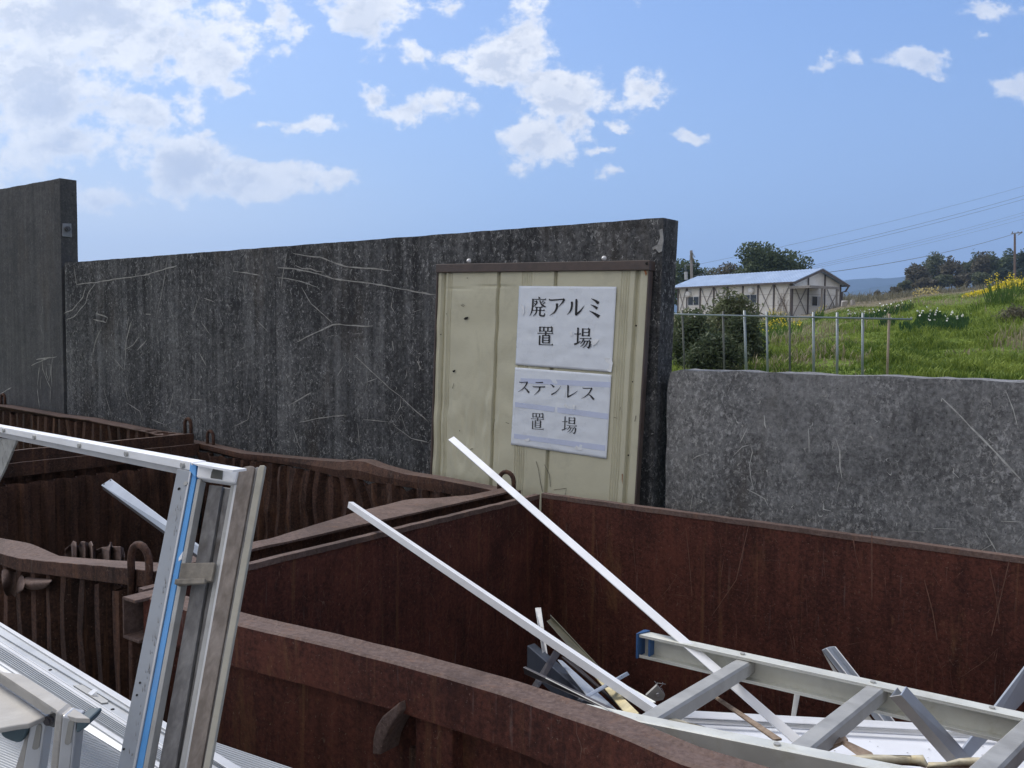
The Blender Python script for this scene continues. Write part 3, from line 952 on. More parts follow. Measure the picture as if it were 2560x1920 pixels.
for pts in ([(690, 1310), (705, 1360), (715, 1430), (728, 1490)], [(795, 1480), (870, 1470), (860, 1520)], [(740, 1330), (770, 1390), (775, 1460)], [(245, 385), (262, 395)], [(252, 380), (268, 388)],
            [(510, 1080), (530, 1088)], [(1275, 1075), (1282, 1040)], [(1150, 1050), (1168, 1055)], [(1185, 1010), (1190, 990)], [(195, 880), (203, 850)], [(300, 1240), (315, 1235)], [(435, 1130), (445, 1060)]):
    scuff(pts, 0.0016)

# ---- paper signs
cp = crop(1250, 700, 0.27731)


def sign(quad, label, seed):
    t = things('paper_sign', label, 'sign', onb(*cp(*quad[3]), 0.004))
    Q = [onb(*cp(*q), 0.004) for q in quad]
    def fn(u, v):
        p = Q[0].lerp(Q[1], u).lerp(Q[3].lerp(Q[2], u), v)
        w = 0.0016 * noise.noise((u * 6, v * 9, seed)) + 0.0009 * noise.noise((u * 17, v * 22, seed + 2))
        return p - BN * (0.001 + max(-0.0012, w))
    mb = MB()
    mb.grid(fn, 44, 34)
    mb.build('paper', MT['paper'], t, recalc=False, smooth=True, solid=0.0005)
    return t


def lift(x, y, o=0.0075):
    return onb(*cp(x, y), o)


G = {}
G['haku'] = [('b', [(.50, .0, .03), (.56, .10, .10)]), ('h', .12, .14, .98, .14), ('b', [(.15, .14, .08), (.15, .5, .08), (.11, .78, .06), (.0, 1.0, .015)]),
             ('h', .25, .25, .42, .25), ('b', [(.42, .25, .07), (.35, .40, .055), (.19, .53, .015)]), ('b', [(.24, .33, .02), (.33, .41, .07)]),
             ('b', [(.58, .19, .055), (.68, .36, .06), (.82, .46, .09), (.98, .52, .04)]), ('b', [(.82, .20, .06), (.70, .31, .015)]), ('b', [(.92, .28, .06), (.76, .39, .015)]),
             ('h', .32, .54, .78, .54), ('h', .2, .70, .93, .70), ('b', [(.42, .54, .08), (.41, .76, .07), (.34, .90, .05), (.2, 1.0, .015)]),
             ('b', [(.64, .54, .08), (.64, .90, .08), (.70, .965, .07), (.90, .965, .07), (.94, .82, .015)])]
G['a'] = [('b', [(.0, .05, .05), (.1, .12, .08), (.85, .06, .06), (.97, .03, .10)]), ('b', [(.97, .05, .11), (.85, .25, .08), (.60, .50, .015)]),
          ('b', [(.50, .30, .12), (.50, .55, .11), (.35, .80, .07), (.04, 1.0, .015)])]
G['ru'] = [('b', [(.27, .12, .11), (.27, .45, .10), (.18, .75, .07), (.0, 1.0, .015)]), ('b', [(.50, .0, .07), (.53, .06, .11), (.52, .90, .11), (.55, .97, .12)]),
           ('b', [(.52, .96, .12), (.75, .75, .08), (1.0, .36, .015)])]
G['mi'] = [('b', [(.18, .0, .02), (.55, .10, .11), (.92, .25, .19)]), ('b', [(.12, .33, .02), (.5, .42, .11), (.78, .53, .17)]), ('b', [(.0, .66, .02), (.5, .80, .13), (.97, .97, .21)])]
G['oki'] = [('v', .12, .02, .29), ('v', .37, .03, .25), ('v', .63, .03, .25), ('v', .89, .02, .29), ('h', .12, .04, .89, .04), ('h', .12, .25, .89, .25),
            ('h', .02, .37, .98, .37), ('v', .50, .28, .47), ('v', .32, .46, .88), ('v', .74, .46, .88), ('h', .32, .48, .74, .48), ('h', .32, .61, .74, .61), ('h', .32, .74, .74, .74), ('h', .32, .87, .74, .87),
            ('v', .12, .50, .98), ('h', .12, .97, .99, .97)]
G['ba'] = [('h', .0, .32, .37, .32), ('v', .19, .03, .78), ('b', [(.0, .84, .09), (.2, .77, .06), (.38, .66, .015)]), ('v', .47, .03, .42), ('v', .85, .03, .42),
           ('h', .47, .05, .85, .05), ('h', .47, .22, .85, .22), ('h', .47, .39, .85, .39), ('h', .34, .53, 1.0, .53), ('b', [(.54, .53, .07), (.46, .70, .05), (.33, .80, .015)]),
           ('h', .48, .65, .92, .65), ('b', [(.93, .65, .10), (.91, .85, .09), (.84, .98, .08), (.74, .92, .015)]), ('b', [(.63, .65, .06), (.53, .82, .05), (.36, .95, .015)]), ('b', [(.79, .65, .06), (.68, .86, .05), (.50, 1.0, .015)])]
G['su'] = [('b', [(.08, .05, .05), (.2, .10, .07), (.72, .06, .06), (.82, .02, .09)]), ('b', [(.82, .05, .11), (.65, .4, .09), (.4, .7, .07), (.0, .98, .02)]), ('b', [(.55, .55, .03), (.76, .73, .11), (1.0, 1.0, .15)])]
G['te'] = [('b', [(.2, .04, .04), (.3, .06, .06), (.82, .02, .08)]), ('b', [(.0, .35, .05), (.1, .39, .07), (1.0, .35, .09)]), ('b', [(.55, .38, .10), (.5, .65, .09), (.12, 1.0, .02)])]
G['n'] = [('b', [(.0, .02, .03), (.2, .12, .11), (.32, .28, .15)]), ('b', [(.1, .98, .11), (.2, .93, .10), (.6, .65, .07), (1.0, .12, .02)])]
G['re'] = [('b', [(.08, .0, .06), (.11, .08, .11), (.11, .9, .10), (.14, .98, .11)]), ('b', [(.11, .96, .11), (.5, .75, .08), (1.0, .40, .02)])]


def glyph(t, key, quad, wk=1.15):
    mb = MB()
    """quad: TL TR BR BL of the character's box"""
    def P(x, y):
        a = [quad[0][i] + (quad[1][i] - quad[0][i]) * x for i in (0, 1)]
        b = [quad[3][i] + (quad[2][i] - quad[3][i]) * x for i in (0, 1)]
        return a[0] + (b[0] - a[0]) * y, a[1] + (b[1] - a[1]) * y
    sz = ((quad[1][0] - quad[0][0]) + (quad[3][1] - quad[0][1])) / 2
    def brush(pts):
        P2 = [(*P(x, y), w * sz * wk * 0.5) for x, y, w in pts]
        # smooth subdivision
        Q = []
        for i in range(len(P2) - 1):
            p0, p1, p2, p3 = P2[max(i - 1, 0)], P2[i], P2[i + 1], P2[min(i + 2, len(P2) - 1)]
            for k in range(5):
                t = k / 5
                Q.append(tuple(0.5 * (2 * b + (c - a) * t + (2 * a - 5 * b + 4 * c - d) * t * t + (3 * b - a - 3 * c + d) * t ** 3) for a, b, c, d in zip(p0, p1, p2, p3)))
        Q.append(P2[-1])
        L, R = [], []
        for i, (x, y, w) in enumerate(Q):
            a, b = Q[max(0, i - 1)], Q[min(len(Q) - 1, i + 1)]
            dx, dy = b[0] - a[0], b[1] - a[1]
            l = math.hypot(dx, dy) or 1
            L.append((x - dy / l * w, y + dx / l * w))
            R.append((x + dy / l * w, y - dx / l * w))
        vs = [lift(*p) for pr in zip(L, R) for p in pr]
        mb.add(vs, [(2 * i, 2 * i + 1, 2 * i + 3, 2 * i + 2) for i in range(len(Q) - 1)])
    for st in G[key]:
        if st[0] == 'b':
            brush(st[1])
        elif st[0] == 'h':
            _, x0, y0, x1, y1 = st
            brush([(x0, y0, .05), (x0 + .04, y0, .038), (x1, y1, .038)])
            a, b, c = P(x1 - .10, y1 - .012), P(x1 + .01, y1 + .015), P(x1 - .035, y1 - .075)
            mb.add([lift(*a, .0076), lift(*b, .0076), lift(*c, .0076)], [(0, 1, 2)])
        else:
            _, x, y0, y1 = st
            brush([(x, y0, .085), (x, y0 + .03, .075), (x, y1, .075)])
    mb.build('character', MT['ink'], t, recalc=False)


def boxq(x0, y0, x1, y1, sl=0.0, tilt=0.0):
    """box with slant (sideways shift at the bottom) and tilt (drop at the right)"""
    return [(x0, y0), (x1, y0 + tilt), (x1 + sl, y1 + tilt), (x0 + sl, y1)]


t = sign([(180, 55), (1057, 62), (1014, 832), (147, 765)], 'upper white laminated sign with bold black Japanese lettering on the cream board', 3.0)
mb = MB()
glyph(t, 'haku', boxq(288, 150, 430, 326, -10, 4))
glyph(t, 'a', boxq(455, 164, 594, 322, -4, 2))
glyph(t, 'ru', boxq(616, 180, 772, 316, -2, 2))
glyph(t, 'mi', boxq(815, 168, 906, 336, 0, 2))
glyph(t, 'oki', boxq(354, 418, 494, 588, -5, 4))
glyph(t, 'ba', boxq(684, 430, 838, 610, -6, 6))
mb = MB()
for poly in ([(835, 545), (880, 530), (905, 540), (880, 575), (845, 595), (832, 575)], [(955, 700), (1018, 705), (1022, 740), (1030, 745), (1012, 832), (955, 815), (985, 800), (1000, 760), (965, 735)],
             [(640, 470), (660, 460), (668, 500), (645, 510)], [(200, 215), (228, 240), (232, 290), (210, 335), (220, 280)], [(630, 85), (650, 65), (640, 90)], [(1015, 545), (1027, 548), (1022, 562)]):
    mb = MB()
    mb.add([lift(x, y, .0084) for x, y in poly], [tuple(range(len(poly)))])
    mb.build('torn_film', MT['film'], t, recalc=False)

t = sign([(143, 788), (1012, 855), (967, 1612), (105, 1482)], 'lower white sign with thin Japanese lettering and taped bands on the cream board', 8.0)
mb = MB()
for (x0, y0, x1, y1, w0, w1) in ((195, 885, 1004, 920, 44, 50), (143, 1100, 985, 1205, 42, 52), (135, 1385, 955, 1490, 42, 50)):
    for a, b in (((0, .425), (.455, 1.0)) if x0 == 143 else ((0, 1.0),)):
        mb = MB()
        f = lambda t_, d: lift(x0 + (x1 - x0) * t_, y0 + (y1 - y0) * t_ + d * (w0 + (w1 - w0) * t_), .0064)
        mb.add([f(a + (b - a) * i / 8, j) for i in range(9) for j in (0, 1)], [(2 * i, 2 * i + 1, 2 * i + 3, 2 * i + 2) for i in range(8)])
        mb.build('tape_strip', MT['tape'], t, recalc=False)
mb = MB()
glyph(t, 'su', boxq(176, 912, 276, 1012, -4, 4), 1.05)
glyph(t, 'te', boxq(310, 916, 418, 1036, -4, 6), 1.05)
glyph(t, 'n', boxq(465, 938, 560, 1034, -3, 8), 1.05)
glyph(t, 're', boxq(612, 950, 712, 1058, -2, 6), 1.05)
glyph(t, 'su', boxq(746, 965, 858, 1072, -2, 6), 1.05)
glyph(t, 'oki', boxq(294, 1194, 410, 1344, -5, 8), .85)
glyph(t, 'ba', boxq(572, 1228, 704, 1376, -5, 12), .85)
mb = MB()
for poly in ([(585, 1130), (605, 1110), (620, 1140), (640, 1150), (600, 1150)], [(665, 1125), (690, 1130), (680, 1180), (672, 1160)], [(220, 1440), (275, 1425), (280, 1445), (250, 1458)],
             [(685, 1520), (700, 1490), (755, 1525), (725, 1535)], [(590, 1010), (600, 1000), (598, 1050), (585, 1060)]):
    mb = MB()
    mb.add([lift(x, y, .0084) for x, y in poly], [tuple(range(len(poly)))])
    mb.build('torn_film', MT['film'], t, recalc=False)
# ================================================================== scrap bins
RZ = 1.08           # rim height


def corr(mb, P0, dirv, out, L, z0, z1, pitch=0.085, depth=0.028, crumple=0.01, seed=0.0, torn=0.0, mi=0):
    """trapezoid corrugated sheet from P0 along dirv, ribs standing towards out"""
    prof = []
    x = 0.0
    while x < L:
        for fx, fd in ((0, 0), (.22, 0), (.36, 1), (.64, 1), (.78, 0)):
            if x + fx * pitch < L:
                prof.append((x + fx * pitch, fd * depth))
        x += pitch
    prof.append((L, 0))
    nv = 14
    vs = []
    for j in range(nv + 1):
        v = j / nv
        for (a, d) in prof:
            z = z0 + (z1 - z0) * v
            if j == nv and torn:
                z -= torn * max(0, noise.noise((a * 11, seed, 7)))
            cr = crumple * noise.noise((a * 7, z * 5, seed)) + crumple * 0.5 * noise.noise((a * 19, z * 9, seed + 3))
            sh = crumple * 1.2 * noise.noise((a * 5, z * 7, seed + 9))
            vs.append(P0 + dirv * (a + sh) + out * (d + cr) + UP * z)
    n = len(prof)
    mb.add(vs, [(j * n + i, j * n + i + 1, (j + 1) * n + i + 1, (j + 1) * n + i) for j in range(nv) for i in range(n - 1)], mi)


def loft(mb, stations, mi=0, mis=None):
    """stations: lists of points (closed section); joins them"""
    n = len(stations[0])
    vs = [p for s in stations for p in s]
    for i in range(n):
        fs = [(k * n + i, k * n + (i + 1) % n, (k + 1) * n + (i + 1) % n, (k + 1) * n + i) for k in range(len(stations) - 1)]
        if i == 0:
            mb.add(vs, fs, mis[i] if mis else mi)
            base = len(mb.v) - len(vs)
        else:
            mb.f += [tuple(q + base for q in f) for f in fs]
            mb.mi += [mis[i] if mis else mi] * len(fs)
    mb.f.append(tuple(base + i for i in range(n)))
    o = base + (len(stations) - 1) * n
    mb.f.append(tuple(o + i for i in reversed(range(n))))
    mb.mi += [mi, mi]


def hook(parent, p, along, h=0.085, w=0.05, r=0.0085, down=0.0, mat='rust', lean=None):
    """lifting eye: an arch of round bar"""
    lean = lean or Vector((0, 0, 0))
    pts = [p - along * (w / 2) - UP * down]
    for i in range(9):
        a = math.pi * (1 - i / 8)
        pts.append(p + along * (w / 2 * math.cos(a)) + (UP + lean) * (h - w / 2 + w / 2 * math.sin(a)))
    pts.append(p + along * (w / 2) - UP * down)
    mb = MB()
    mb.tube(pts, r, 10)
    return mb.build('lifting_eye', MT[mat], parent, smooth=True, recalc=True)


c1 = crop(600, 1120, 0.36166)
c3 = crop(240, 1320, 0.18083)
c2 = crop(500, 1400, 0.36166)
cs = crop(1200, 1450, 0.31646)
c8 = crop(0, 960, 0.32550)
c4 = crop(0, 960, 0.23508)

# ---- bin B: heavy plate bin on the right
binB = things('scrap_bin', 'dark red rusty plate scrap bin holding the aluminium ladder', 'scrap bin', SM(-0.75, 1.8, 0))
inn = [c2(290, 372), c2(480, 415), c2(1000, 530), c2(1640, 690), cs(0, 725), cs(380, 832), cs(950, 1030), cs(1190, 1092), cs(1700, 1330)]
out = [c2(275, 445), c2(590, 515), c2(1000, 600), c2(1390, 690), c2(1850, 822), cs(380, 950), cs(640, 1040), cs(880, 1120), cs(1280, 1270), cs(1500, 1370), cs(1700, 1470)]
def smooth_tab(t):
    o = []
    for i in range(60):
        x = t[0][0] + (t[-1][0] - t[0][0]) * i / 59
        o.append((x, sum(interp(t, x + k * 0.03) * w for k, w in ((-2, .12), (-1, .23), (0, .3), (1, .23), (2, .12)))))
    return o


ti = sorted([sm(atz(x, y, RZ))[:2] for x, y in inn])
to = sorted([sm(atz(x, y, RZ))[:2] for x, y in out])
print('inner', [(round(a, 3), round(b, 3)) for a, b in ti])
print('outer', [(round(a, 3), round(b, 3)) for a, b in to])
ti, to = smooth_tab(ti), smooth_tab(to)
SB0, SB1, MB1 = -1.732, 0.30, 2.500
st = []
N_ = 70
for i in range(N_ + 1):
    s = -1.69 + (SB1 + 1.69) * i / N_
    mi_, mo_ = interp(ti, s), interp(to, s)
    if mi_ - mo_ < 0.05:
        mo_ = mi_ - 0.05
    j = 0.0010 * noise.noise((s * 8, 1, 0)) + 0.0007 * noise.noise((s * 60, 2, 0))
    j2 = 0.0008 * noise.noise((s * 17, 5, 0))
    st.append([SM(s, mo_ + j, RZ - 0.003 + j2), SM(s, mo_ + 0.006 + j, RZ + j2), SM(s, mi_ - 0.012, RZ + j2 * 0.5 - 0.002), SM(s, mi_ + j, RZ + 0.002 + j),
               SM(s, mi_ + j, RZ - 0.09), SM(s, mo_ + 0.012, RZ - 0.082 + j), SM(s, mo_ + j, RZ - 0.080 + j)])
mb = MB()
loft(mb, st, 0, [1, 1, 1, 0, 0, 0, 0])
mb.build('rim_beam', [MT['plate'], MT['rim']], binB, recalc=True)
mb = MB()
def fw(u, v):
    s = SB0 + 0.06 + (SB1 - SB0 - 0.06) * u
    return SM(s, interp(ti, s) - 0.004 + 0.006 * noise.noise((s * 3, v * 3, 1)), 0.04 + 0.955 * v)
mb.grid(fw, 60, 16)
mb.build('front_plate', MT['plate'], binB, recalc=False, solid=0.008)
mb = MB()
def bw(u, v):
    s = SB0 + 0.012 + (SB1 - SB0 - 0.012) * u
    return SM(s, MB1 + 0.008 * noise.noise((s * 2.2, v * 2.5, 6)), 0.04 + (RZ - 0.04) * v + (0.003 * noise.noise((s * 20, 1, 1)) if v == 1 else 0))
mb.grid(bw, 70, 24)
# scratches on the plate
bwm = []
def prm(mb, fixed, s0, s1, z0, z1, n, mi, axis):
    for _ in range(n):
        s, z = random.uniform(s0, s1), random.uniform(z0, z1)
        a = random.gauss(math.pi / 2, 0.5) if random.random() < .6 else random.uniform(0, math.pi)
        L = 0.02 + 0.16 * random.random() ** 2.5
        w = random.uniform(0.0003, 0.0008)
        pts = []
        cv = random.uniform(-2.5, 2.5)
        for k in range(7):
            f = k / 6 - .5
            x, y = s + L * f * math.cos(a) + cv * L * L * f * f, z + L * f * math.sin(a) + 0.002 * random.uniform(-1, 1)
            if y > z1 or x > s1 or x < s0:
                break
            p = SM(x, fixed - 0.0105, y) if axis == 's' else SM(fixed + 0.0105, x, y)
            wd = E if axis == 's' else M
            pts.append((p, (wd * math.sin(a) - UP * math.cos(a)) * w * (1.1 - abs(f) * 1.8) * random.uniform(.4, 1.2)))
        if len(pts) > 3:
            mb.ribbon(pts, Vector((0, 0, 0)), mi)
mb.build('back_plate', MT['plate'], binB, recalc=False, solid=0.012)
mb = MB()
prm(mb, MB1, SB0 + 0.1, 0.0, 0.72, 1.05, 90, 0, 's')
for q in ([(1485, 1295), (1490, 1350), (1495, 1420), (1505, 1480)], [(1715, 1320), (1722, 1385), (1730, 1490)], [(1875, 1305), (1840, 1450), (1780, 1540)], [(2180, 1330), (2178, 1500)],
          [(2133, 1350), (2140, 1390), (2150, 1420)], [(2475, 1420), (2490, 1490), (2500, 1560)], [(2525, 1400), (2480, 1590)], [(2310, 1450), (2330, 1530), (2345, 1600)]):
    P = [atm(x, y, MB1 - 0.0107) for x, y in q]
    mb.ribbon([(p + E * random.uniform(-.002, .002), E * random.uniform(.0004, .0012)) for p in P], Vector((0, 0, 0)), 0)
tag(mb.build('scrape', MT['rust_scratch'], binB, recalc=False), kind='stuff')
mb = MB()
stt = []
for i in range(41):
    s = SB0 + 0.014 + (SB1 - SB0 - 0.014) * i / 40
    j = 0.002 * noise.noise((s * 20, 3, 3))
    b_ = 0.008 * noise.noise((s * 2.2, 2.5, 6))
    stt.append([SM(s, MB1 - 0.009 + b_, RZ + 0.006 + j), SM(s, MB1 + 0.013 + b_, RZ + 0.007 + j), SM(s, MB1 + 0.013 + b_, RZ - 0.012), SM(s, MB1 - 0.009 + b_, RZ - 0.008 + j)])
loft(mb, stt)
mb.build('rim_edge', MT['rim'], binB)
mb = MB()
def lw(u, v):
    m = 1.06 + (MB1 - 0.012 - 1.06) * u
    return SM(SB0 + 0.006 * noise.noise((m * 2.2, v * 2.5, 8)), m, 0.04 + (RZ - 0.04) * v)
mb.grid(lw, 60, 24)
mb.build('side_plate', MT['plate'], binB, recalc=False, solid=0.012)
mb = MB()
prm(mb, SB0, 1.15, 2.45, 0.6, 1.05, 90, 0, 'm')
tag(mb.build('scrape', MT['rust_scratch'], binB, recalc=False), kind='stuff')
mb = MB()
mb.box((SB0 - 0.005, MB1 - 0.014, 0.05), (SB0 + 0.02, MB1 - 0.006, RZ - 0.055))
mb.build('weld_seam', MT['plate'], binB)
mb = MB()
stt = []
for i in range(41):
    m = 1.05 + (MB1 - 0.014 - 1.05) * i / 40
    j = 0.0022 * noise.noise((m * 20, 3, 8))
    stt.append([SM(SB0 - 0.009, m, RZ + 0.003 + j), SM(SB0 + 0.009, m, RZ + 0.002 + j), SM(SB0 + 0.009, m, RZ - 0.012 + j), SM(SB0 - 0.009, m, RZ - 0.012)])
loft(mb, stt)
mb.build('rim_edge', MT['rim'], binB)
mb = MB()
mb.box((SB1 - 0.012, 1.06, 0.04), (SB1, MB1, RZ))
mb.build('side_plate', MT['plate'], binB)
mb = MB()
mb.box((SB0, 1.08, 0.03), (SB1, MB1, 0.05))
mb.build('floor_plate', MT['plate'], binB)
# corner pocket: open C section at the front left corner
mb = MB()
zc = RZ
s0, s1 = SB0 + 0.014, SB0 + 0.062
for (a, b, c, d) in ((s0, zc - 0.085, s0 + 0.004, zc), (s0 + 0.004, zc - 0.006, s1, zc + 0.001), (s0 + 0.004, zc - 0.085, s1 + 0.01, zc - 0.078)):
    mb.box((a, 1.0, b), (c, 1.10, d))
mb.build('corner_pocket', MT['rim'], binB, bevel=0.0015)
mb = MB()
mb.box((s0 + 0.010, 1.005, 0.05), (s0 + 0.024, 1.09, zc - 0.088))
mb.build('corner_post', MT['rust'], binB, bevel=0.003)
# stiffener post and rope hook on the front
mo = lambda s: interp(to, s)
pa, pb = atm(*c2(1390, 1000), 1.055), atm(*c2(1650, 1100), 1.055)
sa, sb = sm(pa)[0], sm(pb)[0]
mb = MB()
mb.box((sa, mo(sa) + 0.004, 0.05), (sb, mo(sa) + 0.05, RZ - 0.084))
mb.build('stiffener_post', MT['plate'], binB, bevel=0.003)
mb = MB()
mb.box((sa - 0.022, mo(sa) + 0.012, 0.05), (sa - 0.002, mo(sa) + 0.06, RZ - 0.15))
mb.build('stiffener_plate', MT['rust'], binB, bevel=0.003)
hk = [c2(1375, 985), c2(1320, 1030), c2(1255, 1085), c2(1215, 1150), c2(1195, 1230), c2(1190, 1345), c2(1245, 1350), c2(1262, 1260), c2(1300, 1180), c2(1335, 1120), c2(1382, 1050)]
mh = mo(sa) - 0.030
mb = MB()
mb.prism([atm(x, y, mh) for x, y in hk], M * 0.046)
mb.build('rope_hook', MT['rim'], binB, bevel=0.003)

# ---- bin A: middle corrugated bin
SA1 = -1.846
SA0 = -3.79
binA = things('scrap_bin', 'middle rusty corrugated scrap bin with buckled rims left of the plate bin', 'scrap bin', SM(-2.8, 1.8, 0))
mb = MB()
up_ = [(638, 1359), (792, 1312), (900, 1279), (1009, 1252), (1049, 1247), (1085, 1247), (1251, 1232)]
tl = []
for x, y in up_:
    s, m, z = sm(atz(x, y, RZ + 0.002))
    tl.append((m, s))
tl = sorted(tl)
print('A beam left', [(round(a, 3), round(b, 3)) for a, b in tl])
stt = []
for i in range(61):
    m = 1.16 + (2.53 - 1.16) * i / 60
    sl_ = min(interp(tl, m), SA1 - 0.045)
    j = 0.002 * noise.noise((m * 12, 2, 2))
    jr = 0.003 * noise.noise((m * 4, 7, 2))
    stt.append([SM(SA1 + jr, m, RZ + j), SM(sl_, m, RZ + 0.004 + j), SM(sl_ + 0.003, m, RZ - 0.004), SM(SA1 - 0.040, m, RZ - 0.010), SM(SA1 - 0.042, m, RZ - 0.072),
                SM(SA1 + jr, m, RZ - 0.076), SM(SA1 + jr, m, RZ - 0.070), SM(SA1 - 0.036, m, RZ - 0.064), SM(SA1 - 0.036, m, RZ - 0.014), SM(SA1 + jr, m, RZ - 0.006)])
loft(mb, stt, 0, [1, 0, 0, 0, 0, 0, 0, 0, 0, 1])
mb.build('side_beam', [MT['rust'], MT['rim']], binA)
# back rim beam, buckled
topA = [(400, 1094), (497, 1109), (600, 1133), (745, 1147), (824, 1153), (860, 1155), (875, 1151), (911, 1154), (944, 1167), (1009, 1185), (1081, 1196), (1229, 1225), (1280, 1233)]
lowA = [(400, 1104), (497, 1120), (600, 1146), (719, 1162), (774, 1174), (824, 1185), (853, 1194), (889, 1194), (947, 1207), (1009, 1216), (1100, 1232), (1180, 1242), (1280, 1250)]
PA, NA = SM(-1.844, 2.473, 0), None
dA = (SM(-3.79, 2.613, 0) - PA).normalized()
NA = UP.cross(dA).normalized()
if NA.dot(M) < 0:
    NA = -NA
stt = []
for i in range(90):
    x = 430 + (1276 - 430) * i / 89
    y0, y1 = interp(topA, x), interp(lowA, x)
    a, b = onpl(x, y0, PA, NA), onpl(x, y1, PA, NA)
    bulge = -0.03 * max(0, 1 - abs(x - 880) / 190)
    stt.append([a + NA * 0.0, a + NA * 0.055 + UP * 0.002, a + NA * 0.055 - UP * 0.045, b + NA * 0.01 - UP * 0.004, b + NA * (0.002 + bulge * 0.5), a.lerp(b, .5) + NA * (bulge * .6), ])
mb = MB()
loft(mb, stt, 0, [1, 0, 0, 0, 0, 0])
mb.build('back_beam', [MT['rust'], MT['rim']], binA)
mb = MB()
corr(mb, PA + NA * 0.015 + dA * 0.02, dA, -NA, 1.92, 0.05, 1.04, 0.088, 0.03, 0.026, 3.0, 0.05)
mb.build('back_corrugation', MT['rust'], binA, recalc=False, solid=0.003)
mb = MB()
corr(mb, SM(SA0 + 0.03, 2.58, 0), -M, E, 1.42, 0.05, 1.0, 0.095, 0.036, 0.006, 12.0, 0.02)
mb.build('side_corrugation', MT['rust'], binA, recalc=False, solid=0.003)
mb = MB()
corr(mb, SM(SA1 - 0.03, 2.45, 0), -M, -E, 1.28, 0.05, 1.01, 0.095, 0.03, 0.012, 15.0)
mb.build('side_corrugation', MT['rust'], binA, recalc=False, solid=0.003)
mb = MB()
stt = []
for i in range(31):
    m = 1.16 + (2.60 - 1.16) * i / 30
    j = 0.002 * noise.noise((m * 12, 9, 2))
    stt.append([SM(SA0, m, RZ + j), SM(SA0 + 0.014, m, RZ + j), SM(SA0 + 0.014, m, RZ - 0.055), SM(SA0, m, RZ - 0.055)])
loft(mb, stt, 0, [1, 0, 0, 0])
mb.build('side_beam', [MT['rust'], MT['rim']], binA)
# front beam, bent at the left
bk = [c8(0, 1160), c8(60, 1180), c8(240, 1260), c8(350, 1272), c8(640, 1295), c8(1000, 1315), c8(1200, 1385)]
ft = [c8(0, 1300), c8(60, 1318), c8(130, 1335), c8(300, 1355), c8(985, 1415), c8(1210, 1440)]
bt = [c8(0, 1390), c8(60, 1410), c8(150, 1440), c8(980, 1545), c8(1210, 1575)]
mfA = 1.125
stt = []
for i in range(60):
    x = -220 + (386 + 220) * i / 59
    if x < 0:
        k = -x / 220.0
        yf, yb_, yk = 1383 - 22 * k, 1412 - 20 * k, 1338 - 40 * k
    else:
        yf, yb_, yk = interp(ft, x), interp(bt, x), interp(bk, x)
    pf = atm(x, yf, mfA)
    lo = atm(x, yb_, mfA)
    j = 0.002 * noise.noise((x * 0.05, 1, 1))
    lift_ = max(0, (60 - x) / 60.0) * 0.02
    pb_ = pf + M * 0.072 + UP * (0.0 + lift_)
    # match the visible back edge height
    q = onpl(x + 6, yk, pb_, M)
    pb_ = Vector((pb_.x, pb_.y, max(pf.z - 0.01, min(pf.z + 0.06, q.z))))
    stt.append([pf + UP * j, pb_, pb_ - UP * 0.03, lo + M * 0.066, lo + M * 0.004 - UP * 0.001, lo])
mb = MB()
loft(mb, stt, 0, [1, 0, 0, 0, 0, 0])
mb.build('front_beam', [MT['rust'], MT['rim']], binA, bevel=0.002)
mb = MB()
corr(mb, SM(SA1 - 0.02, mfA + 0.045, 0), -E, -M, 1.9, 0.05, 1.02, 0.078, 0.030, 0.009, 21.0, 0.03)
mb.build('front_corrugation', MT['rust'], binA, recalc=False, solid=0.003)
mb = MB()
mb.box((SA0, 1.15, 0.03), (SA1, 2.52, 0.05))
mb.build('floor_plate', MT['rust'], binA)
# crumpled flap hanging below the bent beam
fl = [[(0, 1400), (60, 1425), (110, 1440), (205, 1465)], [(15, 1560), (70, 1545), (130, 1530), (190, 1580)], [(30, 1600), (80, 1610), (120, 1620), (165, 1590)], [(60, 1660), (90, 1655), (120, 1650), (165, 1600)]]
mb = MB()
rows_ = []
for j, r in enumerate(fl):
    rows_.append([atm(*c8(x, y), mfA + 0.012 - (0.05, 0.085, 0.055, 0.0)[j] * (0.6 + 0.5 * math.sin(i * 2.1 + j)) + 0.03) for i, (x, y) in enumerate(r)])
mb.add([p for r in rows_ for p in r], [(j * 4 + i, j * 4 + i + 1, (j + 1) * 4 + i + 1, (j + 1) * 4 + i) for j in range(3) for i in range(3)])
fl2 = [[(170, 1468), (300, 1490), (420, 1500)], [(180, 1540), (260, 1530), (400, 1510)], [(190, 1580), (290, 1585), (350, 1580)]]
for j, r in enumerate(fl2):
    fl2[j] = [atm(*c8(x, y), mfA + 0.02 - (0.0, 0.05, 0.02)[j]) for x, y in r]
mb.add([p for r in fl2 for p in r], [(j * 3 + i, j * 3 + i + 1, (j + 1) * 3 + i + 1, (j + 1) * 3 + i) for j in range(2) for i in range(2)])
ob = mb.build('torn_flap', MT['rim'], binA, smooth=True, recalc=False, solid=0.004)
md = ob.modifiers.new('round', 'SUBSURF')
md.levels = md.render_levels = 2
